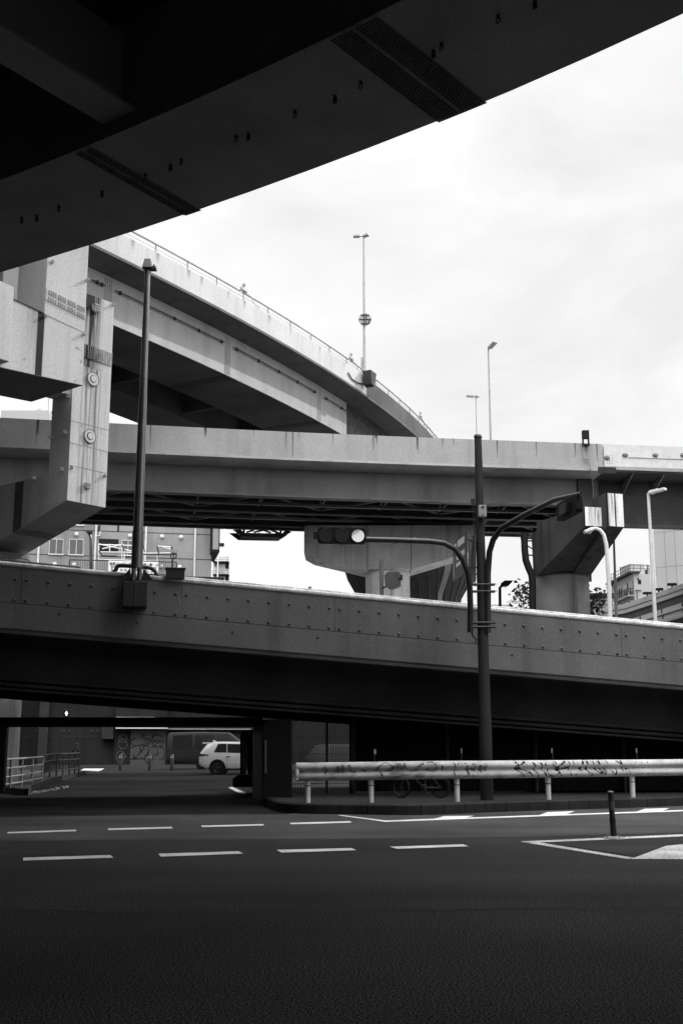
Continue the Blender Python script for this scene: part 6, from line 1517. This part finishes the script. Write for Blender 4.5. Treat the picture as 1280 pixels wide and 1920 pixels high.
# ------------------------------------------------------------------ person walking away on the far pavement
def person(org, hd):
    t_ = thing('person', 'person in dark clothes carrying a shoulder bag, walking by the far railing', 'person', org)
    H = 1.66; fx = V((math.cos(hd), math.sin(hd), 0)); sx = V((-fx.y, fx.x, 0))
    P = lambda f, s, z: fx * f + sx * s + UZ * z
    J = [('pel', P(0, 0, .90), .13), ('waist', P(0, 0, 1.05), .115), ('chest', P(.02, 0, 1.25), .14), ('neck', P(.03, 0, 1.43), .055), ('head0', P(.05, 0, 1.50), .075), ('head', P(.06, 0, 1.57), .10),('crown', P(.05, 0, 1.63), .07),
         ('hl', P(0, .10, .86), .105), ('kl', P(.16, .10, .48), .062), ('al', P(.22, .10, .09), .042), ('tl', P(.36, .11, .04), .038), ('hr', P(0, -.10, .86), .105), ('kr', P(-.02, -.10, .47), .062), ('ar', P(-.26, -.10, .12), .042), ('tr', P(-.16, -.10, .035), .036),
         ('sl', P(.0, .19, 1.36), .06), ('el', P(-.10, .23, 1.10), .043), ('wl', P(.05, .22, .88), .03), ('pl', P(.08, .22, .82), .032), ('sr', P(.0, -.19, 1.36), .06), ('er', P(-.02, -.25, 1.10), .043), ('wr', P(.14, -.22, .95), .03), ('pr', P(.19, -.21, .91), .032)]
    E = [('pel', 'waist'), ('waist', 'chest'), ('chest', 'neck'), ('neck', 'head0'), ('head0', 'head'), ('head', 'crown'), ('pel', 'hl'), ('hl', 'kl'), ('kl', 'al'), ('al', 'tl'), ('pel', 'hr'), ('hr', 'kr'), ('kr', 'ar'), ('ar', 'tr'), ('chest', 'sl'), ('sl', 'el'), ('el', 'wl'), ('wl', 'pl'), ('chest', 'sr'), ('sr', 'er'), ('er', 'wr'), ('wr', 'pr')]
    for sd in ('l', 'r'):
        c = [j for j in J if j[0] == 'p' + sd][0][1]
        for k in range(5):
            off = (k - 2) * .014; ln = (.055, .075, .082, .075, .06)[k]
            if k == 0: J += [('f%s%d' % (sd, k), c + P(.035, 0, -.03), .009)]
            else: J += [('f%s%d' % (sd, k), c + P(off, .005, -ln), .009)]
            E.append(('p' + sd, 'f%s%d' % (sd, k)))
    ix = {j[0]: i for i, j in enumerate(J)}; me = bpy.data.meshes.new('body'); bm = bmesh.new(); lay = bm.verts.layers.skin.verify(); vv = []
    for n_, p, r in J:
        v = bm.verts.new(p); v[lay].radius = (r, r); v[lay].use_root = (n_ == 'pel'); vv.append(v)
    for a, b in E: bm.edges.new((vv[ix[a]], vv[ix[b]]))
    bm.to_mesh(me); bm.free(); me.materials.append(MATS['cloth_dark']); o = bpy.data.objects.new('body', me); COL.objects.link(o); o.parent = t_
    o.modifiers.new('skin', 'SKIN').use_smooth_shade = True; s = o.modifiers.new('sub', 'SUBSURF'); s.levels = s.render_levels = 1
    bw_ = lambda p: p + V(org)
    m = MB(); hc2 = V(org) + P(.06, 0, 1.57); m.dome(hc2 - fx * .02 - UZ * .05, (UZ - fx * .35), .118, .15, 14); m.tube([hc2 - fx * .07, hc2 - fx * .10 - UZ * .15, hc2 - fx * .09 - UZ * .24], [.08, .07, .04], 10); m.build('hair', MATS['hair'], t_, True)
    m = MB(); m.box(hc2 + fx * .105 + UZ * -.01, (.018, .012, .022), fx, sx); m.box(hc2 + fx * .098 - UZ * .06, (.006, .025, .006), fx, sx)
    for sg in (-1, 1): m.dome(hc2 + fx * .092 + sx * .035 * sg + UZ * .02, fx, .012, .008, 6); m.dome(hc2 + sx * .1 * sg, sx * sg, .025, .02, 6)
    m.build('face', MATS['skin'], t_)
    m = MB()
    for z0, z1, r0, r1 in ((.82, 1.1, .20, .17), (1.1, 1.38, .17, .19), (1.38, 1.45, .19, .08)):
        n = 14; a = [V(org) + P(.01 + .12 * math.cos(6.283 * k / n) * r0 / .17, r0 * 1.08 * math.sin(6.283 * k / n), z0) for k in range(n)]; b = [V(org) + P(.01 + .12 * math.cos(6.283 * k / n) * r1 / .17, r1 * 1.08 * math.sin(6.283 * k / n), z1) for k in range(n)]
        m.add(a + b, [(k, (k + 1) % n, n + (k + 1) % n, n + k) for k in range(n)])
    m.build('jacket', MATS['cloth_dark'], t_, True)
    return V(org) + P(-.12, .26, .98), P, t_
hd = R(60)
pr0 = G(141.5, 1437.6)
bagp, PP, tp_ = person(pr0, hd)
t = thing('shoulder_bag', 'dark shoulder bag hanging at the side of the walking person', 'bag', bagp - UZ * .15)
m = MB(); m.box(bagp, (.19, .07, .15), (math.cos(hd), math.sin(hd), 0), (-math.sin(hd), math.cos(hd), 0)); m.build('body', MATS['rubber'], t, bevel=.03)
m = MB(); b0 = pr0; m.tube([bagp + UZ * .14 + PP(-.1, 0, 0), b0 + PP(-.02, .2, 1.44), b0 + PP(.05, .14, 1.46), bagp + UZ * .14 + PP(.12, 0, 0)], .012, 6); m.build('strap', MATS['rubber'], t)
m = MB(); m.dome(bagp + PP(-.1, .075, .1), PP(0, 1, 0), .02, .012, 8); m.build('buckle', MATS['white_metal'], t)
